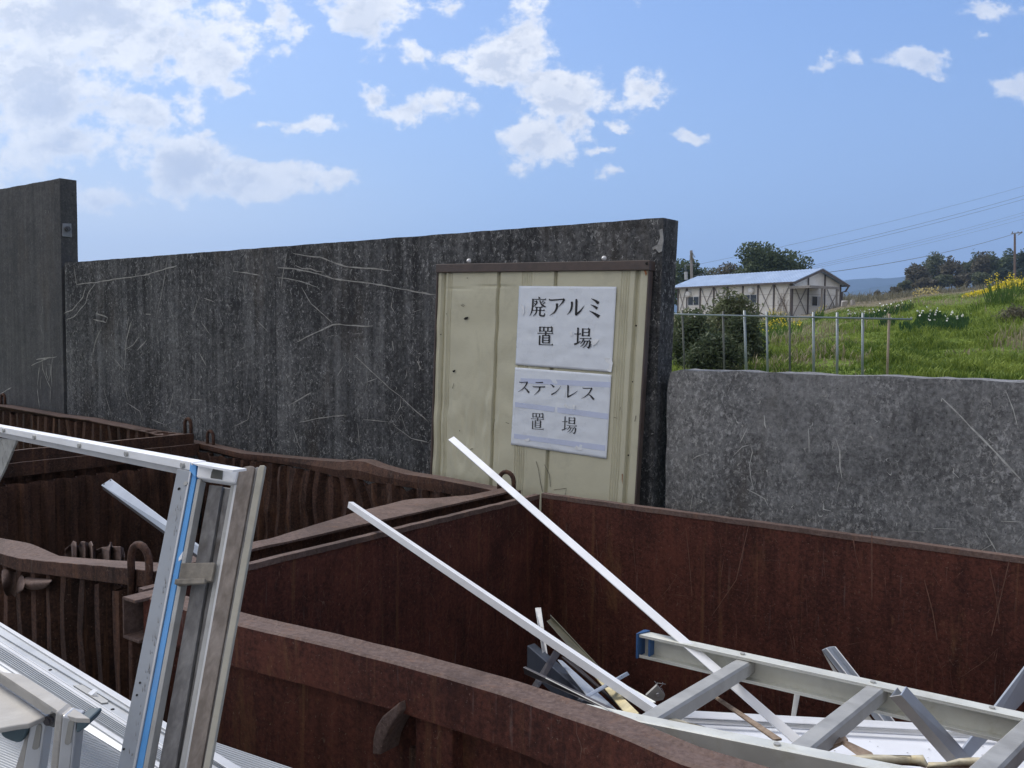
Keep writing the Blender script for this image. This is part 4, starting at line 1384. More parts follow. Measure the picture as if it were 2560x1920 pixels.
# torn shreds standing behind the front beam
mb = MB()
rg = [(500, 1275), (545, 1240), (565, 1210), (585, 1222), (600, 1252), (625, 1216), (655, 1220), (680, 1232), (700, 1214), (712, 1248), (740, 1280), (780, 1262), (838, 1252), (846, 1218), (856, 1221), (862, 1255), (925, 1256), (945, 1266), (955, 1300)]
vs = []
for i, (x, y) in enumerate(rg):
    mm = mfA + 0.10 + 0.018 * math.sin(i * 1.9)
    p = atm(*c8(x, y - 6), mm)
    vs += [p, atm(*c8(x, y + 30), mm + 0.01 * math.sin(i * 1.3 + 1)), Vector((p.x, p.y, RZ - 0.10))]
mb.add(vs, [(3 * i + j, 3 * i + j + 1, 3 * i + j + 4, 3 * i + j + 3) for i in range(len(rg) - 1) for j in (0, 1)])
mb.build('torn_shred', MT['rim'], binA, recalc=False, solid=0.003)
p = atz(300, 1448, 1.05)
pe = atm(*c3(565, 700), mfA - 0.008)
pe.z = 1.0
leg_w = (atm(*c3(735, 700), mfA - 0.008) - atm(*c3(490, 700), mfA - 0.008)).length
ptop = atm(*c3(610, 232), mfA - 0.008)
pc = atm(*c3(612, 700), mfA - 0.008)
hook(binA, Vector((pc.x, pc.y, pc.z)), E, ptop.z - pc.z, leg_w, 0.0085, 0.055)
mb = MB()
mb.box((sm(pc)[0] - 0.01, mfA - 0.004, RZ - 0.09), (sm(pc)[0] + 0.018, mfA + 0.02, RZ - 0.035))
mb.build('eye_bracket', MT['rust'], binA, bevel=0.002)
pe = onpl(1266, 1233, PA + NA * 0.03, NA)
hook(binA, pe, E, 0.074, 0.062, 0.0078, 0.03)
pe = onpl(526, 1112, PA + NA * 0.03, NA)
hook(binA, pe, dA, 0.066, 0.052, 0.0075, 0.03)

# ---- bin C: far left corrugated bin
binC = things('scrap_bin', 'farthest rusty corrugated scrap bin at the left below the tall wall panel', 'scrap bin', SM(-5.0, 1.9, 0))
CZ = 1.125
SC1 = -3.822
topC = [(-300, 965), (0, 1010), (30, 1013), (165, 1036), (200, 1040), (250, 1046), (262, 1050), (322, 1061), (400, 1077), (440, 1082), (482, 1085)]
PC, NC = SM(-3.822, 2.60, 0), None
dC = (SM(-6.28, 2.66, 0) - PC).normalized()
NC = UP.cross(dC).normalized()
if NC.dot(M) < 0:
    NC = -NC
stt = []
for i in range(80):
    x = -80 + (480 + 80) * i / 79
    a = onpl(x, interp(topC, x), PC, NC)
    wob = 0.012 * noise.noise((x * 0.02, 4, 4)) if 150 < x < 440 else 0
    a2 = a - NC * (0.06 + wob * 1.5) - UP * (0.004 + abs(wob))
    stt.append([a, a + NC * 0.01, a + NC * 0.01 - UP * 0.06, a2 - UP * 0.012 + NC * 0.03, a2 - UP * 0.004, a2])
mb = MB()
loft(mb, stt, 0, [0, 0, 0, 0, 0, 1])
mb.build('back_beam', [MT['rust'], MT['rim']], binC)
mb = MB()
corr(mb, PC - NC * 0.02 + dC * 0.02, dC, -NC, 2.5, 0.05, 1.12, 0.088, 0.03, 0.012, 31.0, 0.04)
mb.build('back_corrugation', MT['rust'], binC, recalc=False, solid=0.003)
stt = []
for i in range(41):
    m = 1.2 + (2.60 - 1.2) * i / 40
    j = 0.002 * noise.noise((m * 9, 9, 5))
    stt.append([SM(SC1 - 0.016, m, CZ + j), SM(SC1, m, CZ + j), SM(SC1, m, CZ - 0.078), SM(SC1 - 0.016, m, CZ - 0.078)])
mb = MB()
loft(mb, stt, 0, [1, 0, 0, 0])
mb.build('side_beam', [MT['rust'], MT['rim']], binC)
mb = MB()
corr(mb, SM(SC1 - 0.02, 2.55, 0), -M, -E, 1.35, 0.05, 1.04, 0.09, 0.03, 0.01, 40.0)
corr(mb, SM(SC1 - 0.02, 1.22, 0), -E, M, 2.4, 0.05, 1.1, 0.09, 0.03, 0.01, 44.0)
mb.build('side_corrugation', MT['rust'], binC, recalc=False, solid=0.003)
mb = MB()
mb.box((SC1 - 2.44, 1.22, 0.03), (SC1, 2.58, 0.05))
mb.build('floor_plate', MT['rust'], binC)
pe = onpl(470, 1083, PC + NC * 0.0, NC)
hook(binC, pe, dC, 0.070, 0.050, 0.0085, 0.03)
pe = onpl(8, 1010, PC + NC * 0.0, NC)
hook(binC, pe, dC, 0.060, 0.050, 0.0085, 0.03)

# ================================================================== scrap lying in bin B
FLOOR = 0.05


def bar3(name, label, cat, a, b, w, h, up, mat, prof=None, part=None, group=None):
    mb = MB()
    prof = prof or [(-w / 2, -h / 2), (w / 2, -h / 2), (w / 2, h / 2), (-w / 2, h / 2)]
    mb.sweep(prof, [a, b], up)
    o = mb.build(name, mat, None, bevel=0.0008)
    tag(o, label, cat, group)
    return o


# ladder: two channel rails and box rungs lying on the scrap
cr = crop(1800, 1500, 0.34358)
cd = crop(1560, 1640, 0.24412)
ce = crop(2100, 1600, 0.20796)
lad = things('aluminium_ladder', 'stained aluminium ladder with blue end cap lying inside the plate bin', 'ladder', SM(-0.5, 1.55, 0.95))
mR = 1.80
ra, rb = atm(1614, 1606, mR), atm(2600, 1826, mR)
print('rail', sm(ra), sm(rb))
dR = (rb - ra).normalized()
rb = rb + dR * 0.4
H = 0.052
# rail outer section: open channel facing the viewer
def channel(mb, a, b, up, toward, h, fl, th, mi=0):
    """C section: web away from the viewer, two flanges towards the viewer"""
    t = (b - a).normalized()
    up = (up - t * up.dot(t)).normalized()
    tw = (toward - t * toward.dot(t) - up * toward.dot(up)).normalized()
    def slab(u0, u1, w0, w1):
        c = [(u0, w0), (u0, w1), (u1, w1), (u1, w0)]
        pts = [a + up * u + tw * w for u, w in c] + [b + up * u + tw * w for u, w in c]
        mb.add(pts, [(0, 1, 2, 3), (7, 6, 5, 4), (0, 4, 5, 1), (1, 5, 6, 2), (2, 6, 7, 3), (3, 7, 4, 0)], mi)
    slab(-h / 2, h / 2, 0, th)
    slab(h / 2 - th, h / 2, th + 0.0004, fl)
    slab(-h / 2, -h / 2 + th, th + 0.0004, fl)
    slab(h / 2 - th * 2.2, h / 2 - th - 0.0002, fl - th * .8, fl)
    slab(-h / 2 + th + 0.0002, -h / 2 + th * 2.2, fl - th * .8, fl)
tw = -M
mb = MB()
channel(mb, ra, rb, UP, tw, H, 0.030, 0.003)
mb.build('rail', MT['alu_beige'], lad, bevel=0.0006)
mL = 1.30
la0, lb0 = atm(*cd(60, 655), mL), atm(*cd(2200, 1085), mL)
print('rail2', sm(la0), sm(lb0))
dL = (lb0 - la0).normalized()
la, lb = la0 - dL * 0.10, lb0 + dL * 0.6
mb = MB()
channel(mb, la - UP * 0.026, lb - UP * 0.026, UP, M, H, 0.030, 0.003)
mb.build('rail', MT['alu_beige'], lad, bevel=0.0006)


def rung(pa, pb, w, h, name='rung'):
    mb = MB()
    r = 0.004
    prof = [(-w / 2 + r, -h / 2), (w / 2 - r, -h / 2), (w / 2, -h / 2 + r), (w / 2, h / 2 - r), (w / 2 - r, h / 2), (-w / 2 + r, h / 2), (-w / 2, h / 2 - r), (-w / 2, -h / 2 + r)]
    # grooved top
    mb.sweep(prof, [pa, pb], UP)
    return mb.build(name, MT['alu_dull'], lad)


zt_off = -0.020
for (A, B_) in (((1868, 1663), (1607, 1822)), ((2195, 1730), (1980, 1905)), ((2590, 1815), (2440, 1965))):
    pa = atm(*A, mR - 0.004)
    pb = atm(*B_, mL + 0.012)
    rung(pa, pb, 0.034, 0.030)
# blue end cap
mb = MB()
tR = dR
c0 = ra - tR * 0.002
for (u0, u1, w0, w1) in ((-H / 2 - .002, H / 2 + .002, -0.002, 0.034),):
    mb.hexa([c0 - tR * 0.004 + UP * u0 + tw * w0, c0 + UP * u0 + tw * w0, c0 + UP * u0 + tw * w1, c0 - tR * 0.004 + UP * u0 + tw * w1,
             c0 - tR * 0.004 + UP * u1 + tw * w0, c0 + UP * u1 + tw * w0, c0 + UP * u1 + tw * w1, c0 - tR * 0.004 + UP * u1 + tw * w1])
mb.hexa([c0 + tR * 0.022 + UP * (-H / 2 + .005) + tw * 0.004, c0 + tR * 0.026 + UP * (-H / 2 + .005) + tw * 0.004, c0 + tR * 0.026 + UP * (-H / 2 + .005) + tw * 0.026, c0 + tR * 0.022 + UP * (-H / 2 + .005) + tw * 0.026,
         c0 + tR * 0.022 + UP * (H / 2 - .005) + tw * 0.004, c0 + tR * 0.026 + UP * (H / 2 - .005) + tw * 0.004, c0 + tR * 0.026 + UP * (H / 2 - .005) + tw * 0.026, c0 + tR * 0.022 + UP * (H / 2 - .005) + tw * 0.026])
mb.hexa([c0 + UP * (H / 2 + .0005) + tw * -.002, c0 + tR * .012 + UP * (H / 2 + .0005) + tw * -.002, c0 + tR * .012 + UP * (H / 2 + .0005) + tw * .006, c0 + UP * (H / 2 + .0005) + tw * .034,
         c0 + UP * (H / 2 + .003) + tw * -.002, c0 + tR * .012 + UP * (H / 2 + .003) + tw * -.002, c0 + tR * .012 + UP * (H / 2 + .003) + tw * .006, c0 + UP * (H / 2 + .003) + tw * .034])
mb.build('end_cap', MT['blue_cap'], lad, bevel=0.0008)
for x, y, rail_ in ((1856, 1636, 0), (2182, 1697, 0), (2480, 1755, 0), (1943, 1872, 1)):
    mb = MB()
    if rail_ == 0:
        q_ = atm(x, y, mR - 0.015)
        p = ra + dR * ((q_ - ra).dot(dR)) + tw * 0.015 + UP * (H / 2)
    else:
        q_ = atm(x, y, mL + 0.015)
        p = la0 + dL * ((q_ - la0).dot(dL)) + M * 0.015
    mb.tube([p - UP * 0.001, p + UP * 0.003], 0.005, 8)
    mb.build('rivet', MT['alu_dull'], lad)

# long white flat bar
pa, pb = atm(*cs(-10, -10), 1.95), None
pa, pb = atm(1128, 1096, 2.02), atm(2012, 1868, 1.70)
print('pole1', sm(pa), sm(pb))
d1 = (pb - pa).normalized()
nrm = Vector((-0.1, -0.75, 0.9)).normalized()
bar3('flat_bar', 'longest bright white flat aluminium bar sticking up in front of the cream board', 'metal bar', pa, pb + d1 * 0.05, 0.020, 0.004, nrm, MT['alu_white'])
# second, thinner square channel
pr = atz(973, 1327, RZ + 0.017)
pe2 = atY(1600, 1752, 1.70)
d2 = (pe2 - pr).normalized()
p0 = pr - d2 * 0.205
print('pole2', sm(p0), sm(pe2))
mb = MB()
w, h, th = 0.017, 0.017, 0.002
ux = [(-w / 2, -h / 2), (w / 2, -h / 2), (w / 2, h / 2), (-w / 2 + th, h / 2), (-w / 2 + th, h / 2 - th), (w / 2 - th, h / 2 - th), (w / 2 - th, -h / 2 + th), (-w / 2, -h / 2 + th)]
mb.sweep(ux, [p0, pe2 + d2 * 0.06], Vector((0.25, -0.1, 1)))
tag(mb.build('channel_bar', MT['alu_white'], None, bevel=0.0005), 'long thin grey aluminium channel resting over the plate bin rim', 'metal bar')

k2 = crop(1280, 1480, 0.19292)


def slab3(name, label, cat, poly, P, Nn, th, mat, bevel=0.0008, parent=None, group=None):
    """flat piece: outline picked on the plane (P, N), thickness away from the viewer"""
    mb = MB()
    pts = [onpl(x, y, P, Nn) for x, y in poly]
    mb.prism(pts, Nn.normalized() * th)
    o = mb.build(name, mat, parent, bevel=bevel)
    if parent is None:
        tag(o, label, cat, group)
    return o


QP = {}


def quadbar(name, label, a0, a1, b0, b1, Ya, Yb, th, mat, extra=0.0):
    """flat strip from its two picked end edges (a0,a1) and (b0,b1) at depths Ya, Yb"""
    A0, A1, B0, B1 = atY(*a0, Ya), atY(*a1, Ya), atY(*b0, Yb), atY(*b1, Yb)
    if extra:
        B0, B1 = B0 + (B0 - A0) * extra, B1 + (B1 - A1) * extra
    n = (B0 - A0).cross(A1 - A0).normalized()
    if n.y < 0:
        n = -n
    mb = MB()
    mb.prism([A0, A1, B1, B0], n * th)
    o = mb.build(name, mat, None, bevel=0.0008)
    if label:
        tag(o, label, 'metal bar')
    QP[name] = (A0, n, o)
    return o


def drilled(name, px, py, r):
    P_, n_, o_ = QP[name]
    p = onpl(px, py, P_, n_)
    mb = MB()
    mb.tube([p, p - n_ * 0.0006], r, 10)
    mb.build('screw_hole', MT['hole'], o_)


quadbar('painted_bar', 'short flaking white painted bar standing in the dark bin corner', k2(300, 205), k2(376, 198), k2(382, 700), k2(458, 780), 2.42, 2.25, 0.008,
        mat_plain('flaking_white', (0.62, 0.62, 0.60), 0.7, var=0.1, scale=30, dirt=(0.16, 0.11, 0.08), dirtamt=0.9), 0.25)
# olive angle, dark at the top
A = atY(*k2(448, 378), 2.30)
Ar = atY(*k2(492, 296), 2.32)
Bm = atY(*k2(1060, 1080), 2.02)
Br = atY(*k2(1142, 1030), 2.05)
Am = atY(*k2(498, 350), 2.33)
mb = MB()
mb.prism([A, Am, Br, Bm], Vector((0.002, 0.003, 0.0)))
mb.prism([Am + Vector((0.001, 0, 0)), Ar, Br + Vector((0.002, 0.004, 0.004)), Br + Vector((0.001, 0.001, 0))], Vector((0.002, 0.0005, 0.0)))
tag(mb.build('angle_strip', MT['olive'], None), 'dull olive metal angle with notched top leaning behind the thin channel', 'metal bar')
quadbar('yellowed_strip', 'yellowed strip with splintered edges running down beside the thin channel', k2(1060, 1090), k2(1140, 1080), k2(1500, 1625), k2(1625, 1565), 1.97, 1.62, 0.003, MT['yellowed'], 0.04)
# navy box profile
Af = atY(*k2(195, 692), 2.30)
A2 = atY(*k2(292, 660), 2.34)
B_ = atY(*k2(1100, 1480), 1.76)
B2 = atY(*k2(1410, 1582), 1.72)
dn = Vector((0.0, 0.0, -0.062))
mb = MB()
q = [Af, A2, B2, B_]
dep = (B_ - Af).normalized()
mb.hexa([p + dn for p in q] + q)
o = mb.build('box_profile', [MT['navy']], None, bevel=0.002)
tag(o, 'dark navy box section aluminium profile lying low in the bin corner', 'metal bar')
quadbar('profile_strip', 'blue grey flat strip lying on the navy box section', k2(590, 890), k2(650, 905), k2(1140, 1560), k2(1405, 1590), 2.035, 1.685, 0.003, MT['alu_blue'])
quadbar('cross_bar', 'short dark bronze bar crossing over the navy box section', k2(545, 752), k2(628, 800), k2(255, 1215), k2(350, 1240), 1.99, 1.72, 0.012, MT['bronze'], 0.3)
quadbar('short_bar', 'short bluish white bar with one screw hole under the thin channel', k2(1493, 1030), k2(1524, 1072), k2(910, 1360), k2(965, 1385), 1.86, 1.66, 0.012, MT['alu_blue'], 0.0)
quadbar('grey_sheet', 'dark folded sheet below the olive metal angle', k2(640, 850), k2(760, 890), k2(1400, 1480), k2(1430, 1540), 2.15, 1.80, 0.003, MT['bronze'])
quadbar('thin_rail', 'black thin rail with pale edges along the front rim inside the plate bin', k2(160, 1065), k2(140, 975), k2(1380, 1600), k2(1420, 1590), 1.78, 1.50, 0.006, MT['bronze'])
quadbar('pale_edge_strip', 'narrow pale strip running along the black thin rail', k2(430, 1118), k2(434, 1122), k2(1400, 1602), k2(1406, 1607), 1.70, 1.487, 0.002, MT['alu_dull'])
quadbar('pale_angle', 'pale grey angle end under the thin channel beside the ladder rung', k2(1280, 1150), k2(1400, 1180), k2(1650, 1500), k2(1860, 1440), 1.86, 1.70, 0.003, MT['alu_beige'])
# metal corner bracket with loose wires
br = things('corner_bracket', 'grey metal corner bracket with loose wires near the first ladder rung', 'bracket', atY(*k2(1860, 1340), 2.1))
mb = MB()
mb.prism([atY(*k2(x, y), 2.1) for x, y in ((1735, 1345), (1885, 1205), (1985, 1345), (1960, 1400), (1860, 1420))], Vector((0, 0.01, 0)))
mb.build('plate', MT['alu_dull'], br, bevel=0.001)
mb = MB()
for q in ([(1890, 1220), (1860, 1170), (1845, 1155)], [(1890, 1230), (1880, 1180), (1930, 1185), (1990, 1195)], [(1920, 1230), (1960, 1190), (1950, 1170)], [(1900, 1240), (1940, 1250), (1980, 1330)]):
    mb.tube([atY(*k2(*p), 2.095 + 0.01 * random.random()) for p in q], 0.0007, 5)
mb.build('wire', MT['alu'], br)
mb = MB()
p = atY(*k2(1885, 1325), 2.097)
mb.tube([p, p - Vector((0, 0.006, 0))], 0.004, 8)
mb.build('rivet', MT['alu'], br)

# white sheet trough under the ladder
ZP = 0.78
sheet = things('white_sheet_panel', 'large white sheet panel with raised double edge under the ladder', 'sheet', atz(2100, 1850, ZP))
def strip(mb, l0, l1, za, zb, mi=0):
    (a0, a1), (b0, b1) = l0, l1
    p = [atz(*a0, za), atz(*a1, za), atz(*b1, zb), atz(*b0, zb)]
    mb.prism(p, Vector((0, 0, -0.002)), mi)
mb = MB()
strip(mb, (cd(480, 640), ce(2212, 1190)), ((1450, 2080), (2700, 2080)), ZP, ZP)
mb.build('sheet_floor', MT['pvc'], sheet)
mb = MB()
strip(mb, (cd(640, 556), ce(2212, 1062)), (cd(500, 618), ce(2212, 1140)), ZP + 0.028, ZP + 0.020)
mb.build('edge_flange', MT['alu_white'], sheet)
mb = MB()
strip(mb, (cd(500, 634), ce(2212, 1152)), (cd(500, 668), ce(2212, 1198)), ZP + 0.014, ZP + 0.010)
mb.build('edge_flange', MT['alu_white'], sheet)
mb = MB()
strip(mb, (cd(500, 620), ce(2212, 1142)), (cd(500, 640), ce(2212, 1160)), ZP + 0.008, ZP + 0.008)
mb.build('flange_gap_shade', MT['navy'], sheet)  # navy strip stands in for the shade in the gap between the flanges
mb = MB()
for _ in range(40):
    x, y = random.uniform(1850, 2480), random.uniform(1850, 1915)
    p = atz(x, y, ZP + 0.002)
    w = random.uniform(.0005, .0016)
    a = random.uniform(-.3, .3)
    mb.add([p + Vector((w * 2 * math.cos(k), w * .8 * math.sin(k), 0)) for k in (0, 1, 2, 3, 4, 5)], [(0, 1, 2, 3, 4, 5)])
tag(mb.build('grit', MT['hole'], sheet, recalc=False), kind='stuff')

# hanging clear strap
quadbar('plastic_strap', 'translucent grey plastic strap hanging behind the ladder rail', cd(1760, 285), cd(1822, 300), cd(1708, 640), cd(1758, 642), 2.25, 2.14, 0.002, MT['alu_dull'])
# grooved profile leaning on the back plate
tops = [ce(-215, 120), ce(-150, 105), ce(-105, 90)]
gp = things('grooved_profile', 'grooved silver profile leaning on the back plate behind the ladder', 'metal bar', SM(-0.6, 2.2, 0.8))
lines = [((2056, 1626), (2205, 1822), 0.0), ((2066, 1621), (2222, 1818), .012), ((2076, 1618), (2229, 1812), 0.0), ((2088, 1617), (2238, 1806), .012)]
cols_ = [MT['alu_blue'], MT['alu'], MT['alu_blue']]
mb = MB()
for i in range(3):
    (a0, b0, o0), (a1, b1, o1) = lines[i], lines[i + 1]
    A0, B0 = atY(*a0, 2.32 - o0), atY(*b0, 2.17 - o0)
    A1, B1 = atY(*a1, 2.32 - o1), atY(*b1, 2.17 - o1)
    mb.prism([A0, A1, B1, B0], Vector((0, 0.004, 0)), 0)
mb.build('groove', MT['alu_blue'], gp)
mb = MB()
A0, B0 = atY(2056, 1627, 2.322), atY(2200, 1826, 2.172)
A1, B1 = atY(2068, 1650, 2.322), atY(2165, 1826, 2.172)
mb.prism([A0, B0, B1, A1], Vector((0, 0.006, 0)))
mb.build('flange', MT['alu_dull'], gp)
mb = MB()
for i in (1, 3):
    a, b, o = lines[i]
    mb.tube([atY(*a, 2.315 - o), atY(*b, 2.165 - o)], 0.0016, 6)
mb.build('edge_bead', MT['alu_white'], gp)
# U channel in front of the ladder rail
uc = things('u_channel', 'short grey U channel sticking up in front of the ladder rail', 'metal bar', SM(-.35, 1.6, .8))
A = [ce(600, 685), ce(732, 664), ce(802, 562), ce(684, 574)]
B = [ce(1290, 1472), ce(1412, 1442), ce(1570, 1412)]
mb = MB()
Y0, Y1 = 1.50, 1.62
pl = [atY(*A[0], Y0), atY(*A[1], Y0), atY(*B[1], Y1), atY(*B[0], Y1)]
mb.prism(pl, Vector((0.0, 0.0025, 0)))
mb.build('web', mat_plain('warm_grey_metal', (0.40, 0.385, 0.36), 0.5, metal=0.1, var=0.1), uc)
mb = MB()
pl = [atY(*A[1], Y0) + Vector((.0006, 0, 0)), atY(*A[2], Y0 + 0.03), atY(*B[2], Y1 + 0.03), atY(*B[1], Y1) + Vector((.0006, 0, 0))]
mb.prism(pl, Vector((-0.0018, 0.001, 0)))
mb.build('side', MT['alu_blue'], uc)
mb = MB()
pl = [atY(*A[0], Y0), atY(*A[3], Y0 + 0.03), atY(*B[0], Y1 + 0.03) + Vector((.004, 0, 0)), atY(*B[0], Y1)]
mb.prism(pl, Vector((0.0018, 0.001, 0)))
mb.build('side', MT['alu'], uc)
# flat bar crossing behind the rail at the right
quadbar('drilled_bar', 'blue grey flat bar with a drilled hole crossing behind the ladder rail', (2596, 1625), (2620, 1690), ce(1475, 1315), ce(1572, 1420), 2.02, 1.74, 0.005, MT['alu_blue'])
drilled('drilled_bar', *ce(2132, 568), 0.0042)
drilled('short_bar', *k2(1416, 1103), 0.0022)
# brown bent strip
quadbar('brown_strip', 'thin splintered brown wooden strip between the two ladder rungs', cd(868, 398), cd(905, 392), cd(1540, 878), cd(1620, 866), 1.78, 1.50, 0.004, MT['brown_strip'])
bs_ = MB()
for (q, ya, yb) in (((cd(1935, 985), cd(2060, 1000), cd(2300, 880), cd(2295, 850)), 1.42, 1.44), ((ce(-5, 1240), ce(20, 1202), ce(420, 1390), ce(200, 1388)), 1.44, 1.38)):
    a0, a1, b1, b0 = q
    n_ = Vector((0, 0.012, 0))
    bs_.prism([atY(*a0, ya), atY(*a1, ya), atY(*b1, yb), atY(*b0, yb)], n_)
tag(bs_.build('bent_strip', MT['brown_strip'], None, bevel=0.001), 'bent brown wooden strip folded like a roof beside the second rung', 'wood strip')
def torn(name, label, poly, Y, bulge, mat):
    """crumpled torn plastic lying on the sheet"""
    n = len(poly) // 2
    top, bot = poly[:n], poly[n:][::-1]
    mb = MB()
    vs = []
    for j in range(4):
        for i in range(n):
            x = top[i][0] + (bot[i][0] - top[i][0]) * j / 3
            y = top[i][1] + (bot[i][1] - top[i][1]) * j / 3
            vs.append(atY(x, y, Y - bulge * math.sin(math.pi * j / 3) * (0.6 + 0.6 * math.sin(i * 1.7)) + 0.012 * noise.noise((x * .05, y * .05, Y))))
    mb.add(vs, [(j * n + i, j * n + i + 1, (j + 1) * n + i + 1, (j + 1) * n + i) for j in range(3) for i in range(n - 1)])
    o = mb.build(name, mat, None, smooth=True, recalc=False, solid=0.003)
    tag(o, label, 'plastic')
torn('torn_plastic', 'long torn yellow and white plastic strip along the near ladder rail', [ce(120, 1400), ce(350, 1388), ce(600, 1390), ce(850, 1395), ce(990, 1388), ce(1050, 1500)] + [ce(1040, 1530), ce(960, 1510), ce(830, 1500), ce(600, 1490), ce(400, 1470), ce(140, 1420)], 1.33, 0.02, MT['torn'])
torn('torn_plastic', 'crumpled torn yellow plastic piece in front of the U channel foot', [ce(1060, 1480), ce(1280, 1478), ce(1440, 1430), ce(1600, 1420), ce(1750, 1424), ce(1790, 1480)] + [ce(1800, 1500), ce(1740, 1530), ce(1600, 1535), ce(1400, 1532), ce(1250, 1530), ce(1040, 1540)], 1.36, 0.025, MT['torn'])
torn('torn_plastic', 'small yellowed plastic scrap wedged below the first ladder rung', [cd(450, 650), cd(520, 640), cd(640, 680), cd(780, 710), cd(960, 775), cd(1060, 815)] + [cd(1040, 820), cd(930, 805), cd(760, 770), cd(620, 735), cd(540, 715), cd(500, 705)], 1.52, 0.01, MT['torn'])

# ================================================================== foreground left: frame, planks, sill, stepladder
k5 = crop(300, 1120, 0.26515)
k7 = crop(0, 1650, 0.16276)
kL = crop(0, 1400, 0.31646)
# plane of the leaning sash frame
FT = atY(470, 1185, 1.26)
FB = atY(300, 1920, 1.07)
FRt = atY(640, 1185, 1.235)
FN = (FRt - FT).cross(FB - FT).normalized()
if FN.y < 0:
    FN = -FN


def onf(p, off=0.0):
    return onpl(p[0], p[1], FT, FN) - FN * off


LEN = 1.75
frame = things('sash_frame', 'upright leaning aluminium sash frame with blue edge and long white head rail', 'window frame', FB)


def jamb(name, mat, x0t, x1t, x0b, x1b, yt0, yt1, off, th, parent=frame, ext=0.45, bevel=0.0006, group=None):
    """upright strip: left/right edges at the top (source px at y) and at the frame bottom (y=1920)"""
    a0, a1 = onf((x0t, yt0), off), onf((x1t, yt1), off)
    b0, b1 = onf((x0b, 1920), off), onf((x1b, 1920), off)
    b0, b1 = b0 + (b0 - a0) * ext, b1 + (b1 - a1) * ext
    mb = MB()
    mb.prism([a0, a1, b1, b0], FN * th)
    return mb.build(name, mat, parent, bevel=bevel)


# positions from the picture: top row near y~1185, bottom row at y=1920
t0, t1 = k5(555, 205), k5(690, 232)
jamb('jamb_flange', MT['jamb'], t0[0], t1[0], 299, 343, t0[1], t1[1], 0.004, 0.003)
jamb('jamb_edge', MT['alu'], k5(676, 225)[0], k5(692, 232)[0], 338, 344, k5(690, 225)[1], k5(690, 232)[1], 0.0055, 0.003)
jamb('blue_strip', MT['blue'], k5(695, 232)[0], k5(738, 240)[0], 344, 360, k5(0, 232)[1], k5(0, 240)[1], 0.003, 0.004)
jamb('track_lip', MT['alu_dull'], k5(742, 300)[0], k5(775, 300)[0], 362, 374, k5(0, 300)[1], k5(0, 304)[1], 0.004, 0.014)
jamb('track_web', MT['alu_dull'], k5(775, 300)[0], k5(1050, 345)[0], 374, 460, k5(0, 300)[1], k5(0, 340)[1], -0.020, 0.004)
jamb('track_lip', MT['alu_dull'], k5(1045, 345)[0], k5(1080, 350)[0], 448, 461, k5(0, 345)[1], k5(0, 350)[1], 0.000, 0.016)
jamb('track_lip', MT['alu'], k5(1088, 350)[0], k5(1112, 352)[0], 464, 471, k5(0, 350)[1], k5(0, 352)[1], 0.003, 0.016)
jamb('track_gap_shade', MT['hole'], k5(738, 300)[0], k5(1130, 352)[0], 360, 478, k5(0, 310)[1], k5(0, 350)[1], -0.030, 0.003)  # near-black sheet stands in for the shade in the track gaps
# insert boards inside the track
jamb('insert_board', MT['wood_grey'], k5(800, 320)[0], k5(922, 330)[0], 382, 424, k5(0, 318)[1], k5(0, 330)[1], -0.012, 0.008)
jamb('insert_board', MT['wood_grey'], k5(926, 340)[0], k5(1010, 345)[0], 427, 446, k5(0, 338)[1], k5(0, 345)[1], -0.017, 0.004)
# top end block
mb = MB()
q = [k5(762, 150), k5(1140, 205), k5(1110, 350), k5(742, 295)]
mb.prism([onf(p, 0.008) for p in q], FN * 0.018)
mb.build('end_block', MT['alu_white'], frame, bevel=0.003)
mb = MB()
arc = [k5(885, 305), k5(895, 250), k5(915, 205), k5(945, 192), k5(975, 200), k5(1000, 230), k5(992, 320)]
mb.prism([onf(p, 0.0092) for p in arc], FN * 0.001)
mb.build('end_recess', mat_plain('recess_grey', (0.11, 0.11, 0.10), 0.7, var=0.1), frame)
mb = MB()
q = [k5(690, 150), k5(745, 160), k5(735, 292), k5(680, 232)]
mb.prism([onf(p, 0.007) for p in q], FN * 0.01)
mb.build('blue_strip', MT['blue'], frame)
# bracket half way
mb = MB()
q = [k5(605, 1100), k5(925, 1095), k5(890, 1270), k5(570, 1315)]
mb.prism([onf(p, 0.008) for p in q], FN * 0.006)
q = [k5(580, 1265), k5(860, 1260), k5(855, 1308), k5(572, 1316)]
mb.prism([onf(p, 0.016) for p in q], FN * 0.006)
mb.build('bracket', MT['dirt'], frame, bevel=0.001)
mb = MB()
q = [k5(560, 1090), k5(620, 1060), k5(600, 1130), k5(520, 1180)]
mb.prism([onf(k5(x, y), 0.012) for x, y in ((600, 1060), (640, 1000), (625, 1070), (598, 1090))], FN * 0.002)
mb.build('torn_film', MT['film'], frame)
# holes and screws on the flange
for (x, y, r, nm) in ((573, 396, .0022, 'screw_hole'), (640, 348, .0030, 'screw')):
    mb = MB()
    p = onf(k5(x, y), 0.0045)
    mb.tube([p, p - FN * (0.0003 if nm == 'screw_hole' else 0.002)], r, 8)
    mb.build(nm, MT['hole'] if nm == 'screw_hole' else MT['alu_dull'], frame)
for (x, y) in ((1122, 975), (1098, 1072), (995, 1498)):
    mb = MB()
    p = onf(kL(x, y), 0.0045)
    mb.tube([p, p - FN * 0.0003], .0015, 8)
    mb.build('screw_hole', MT['hole'], frame)
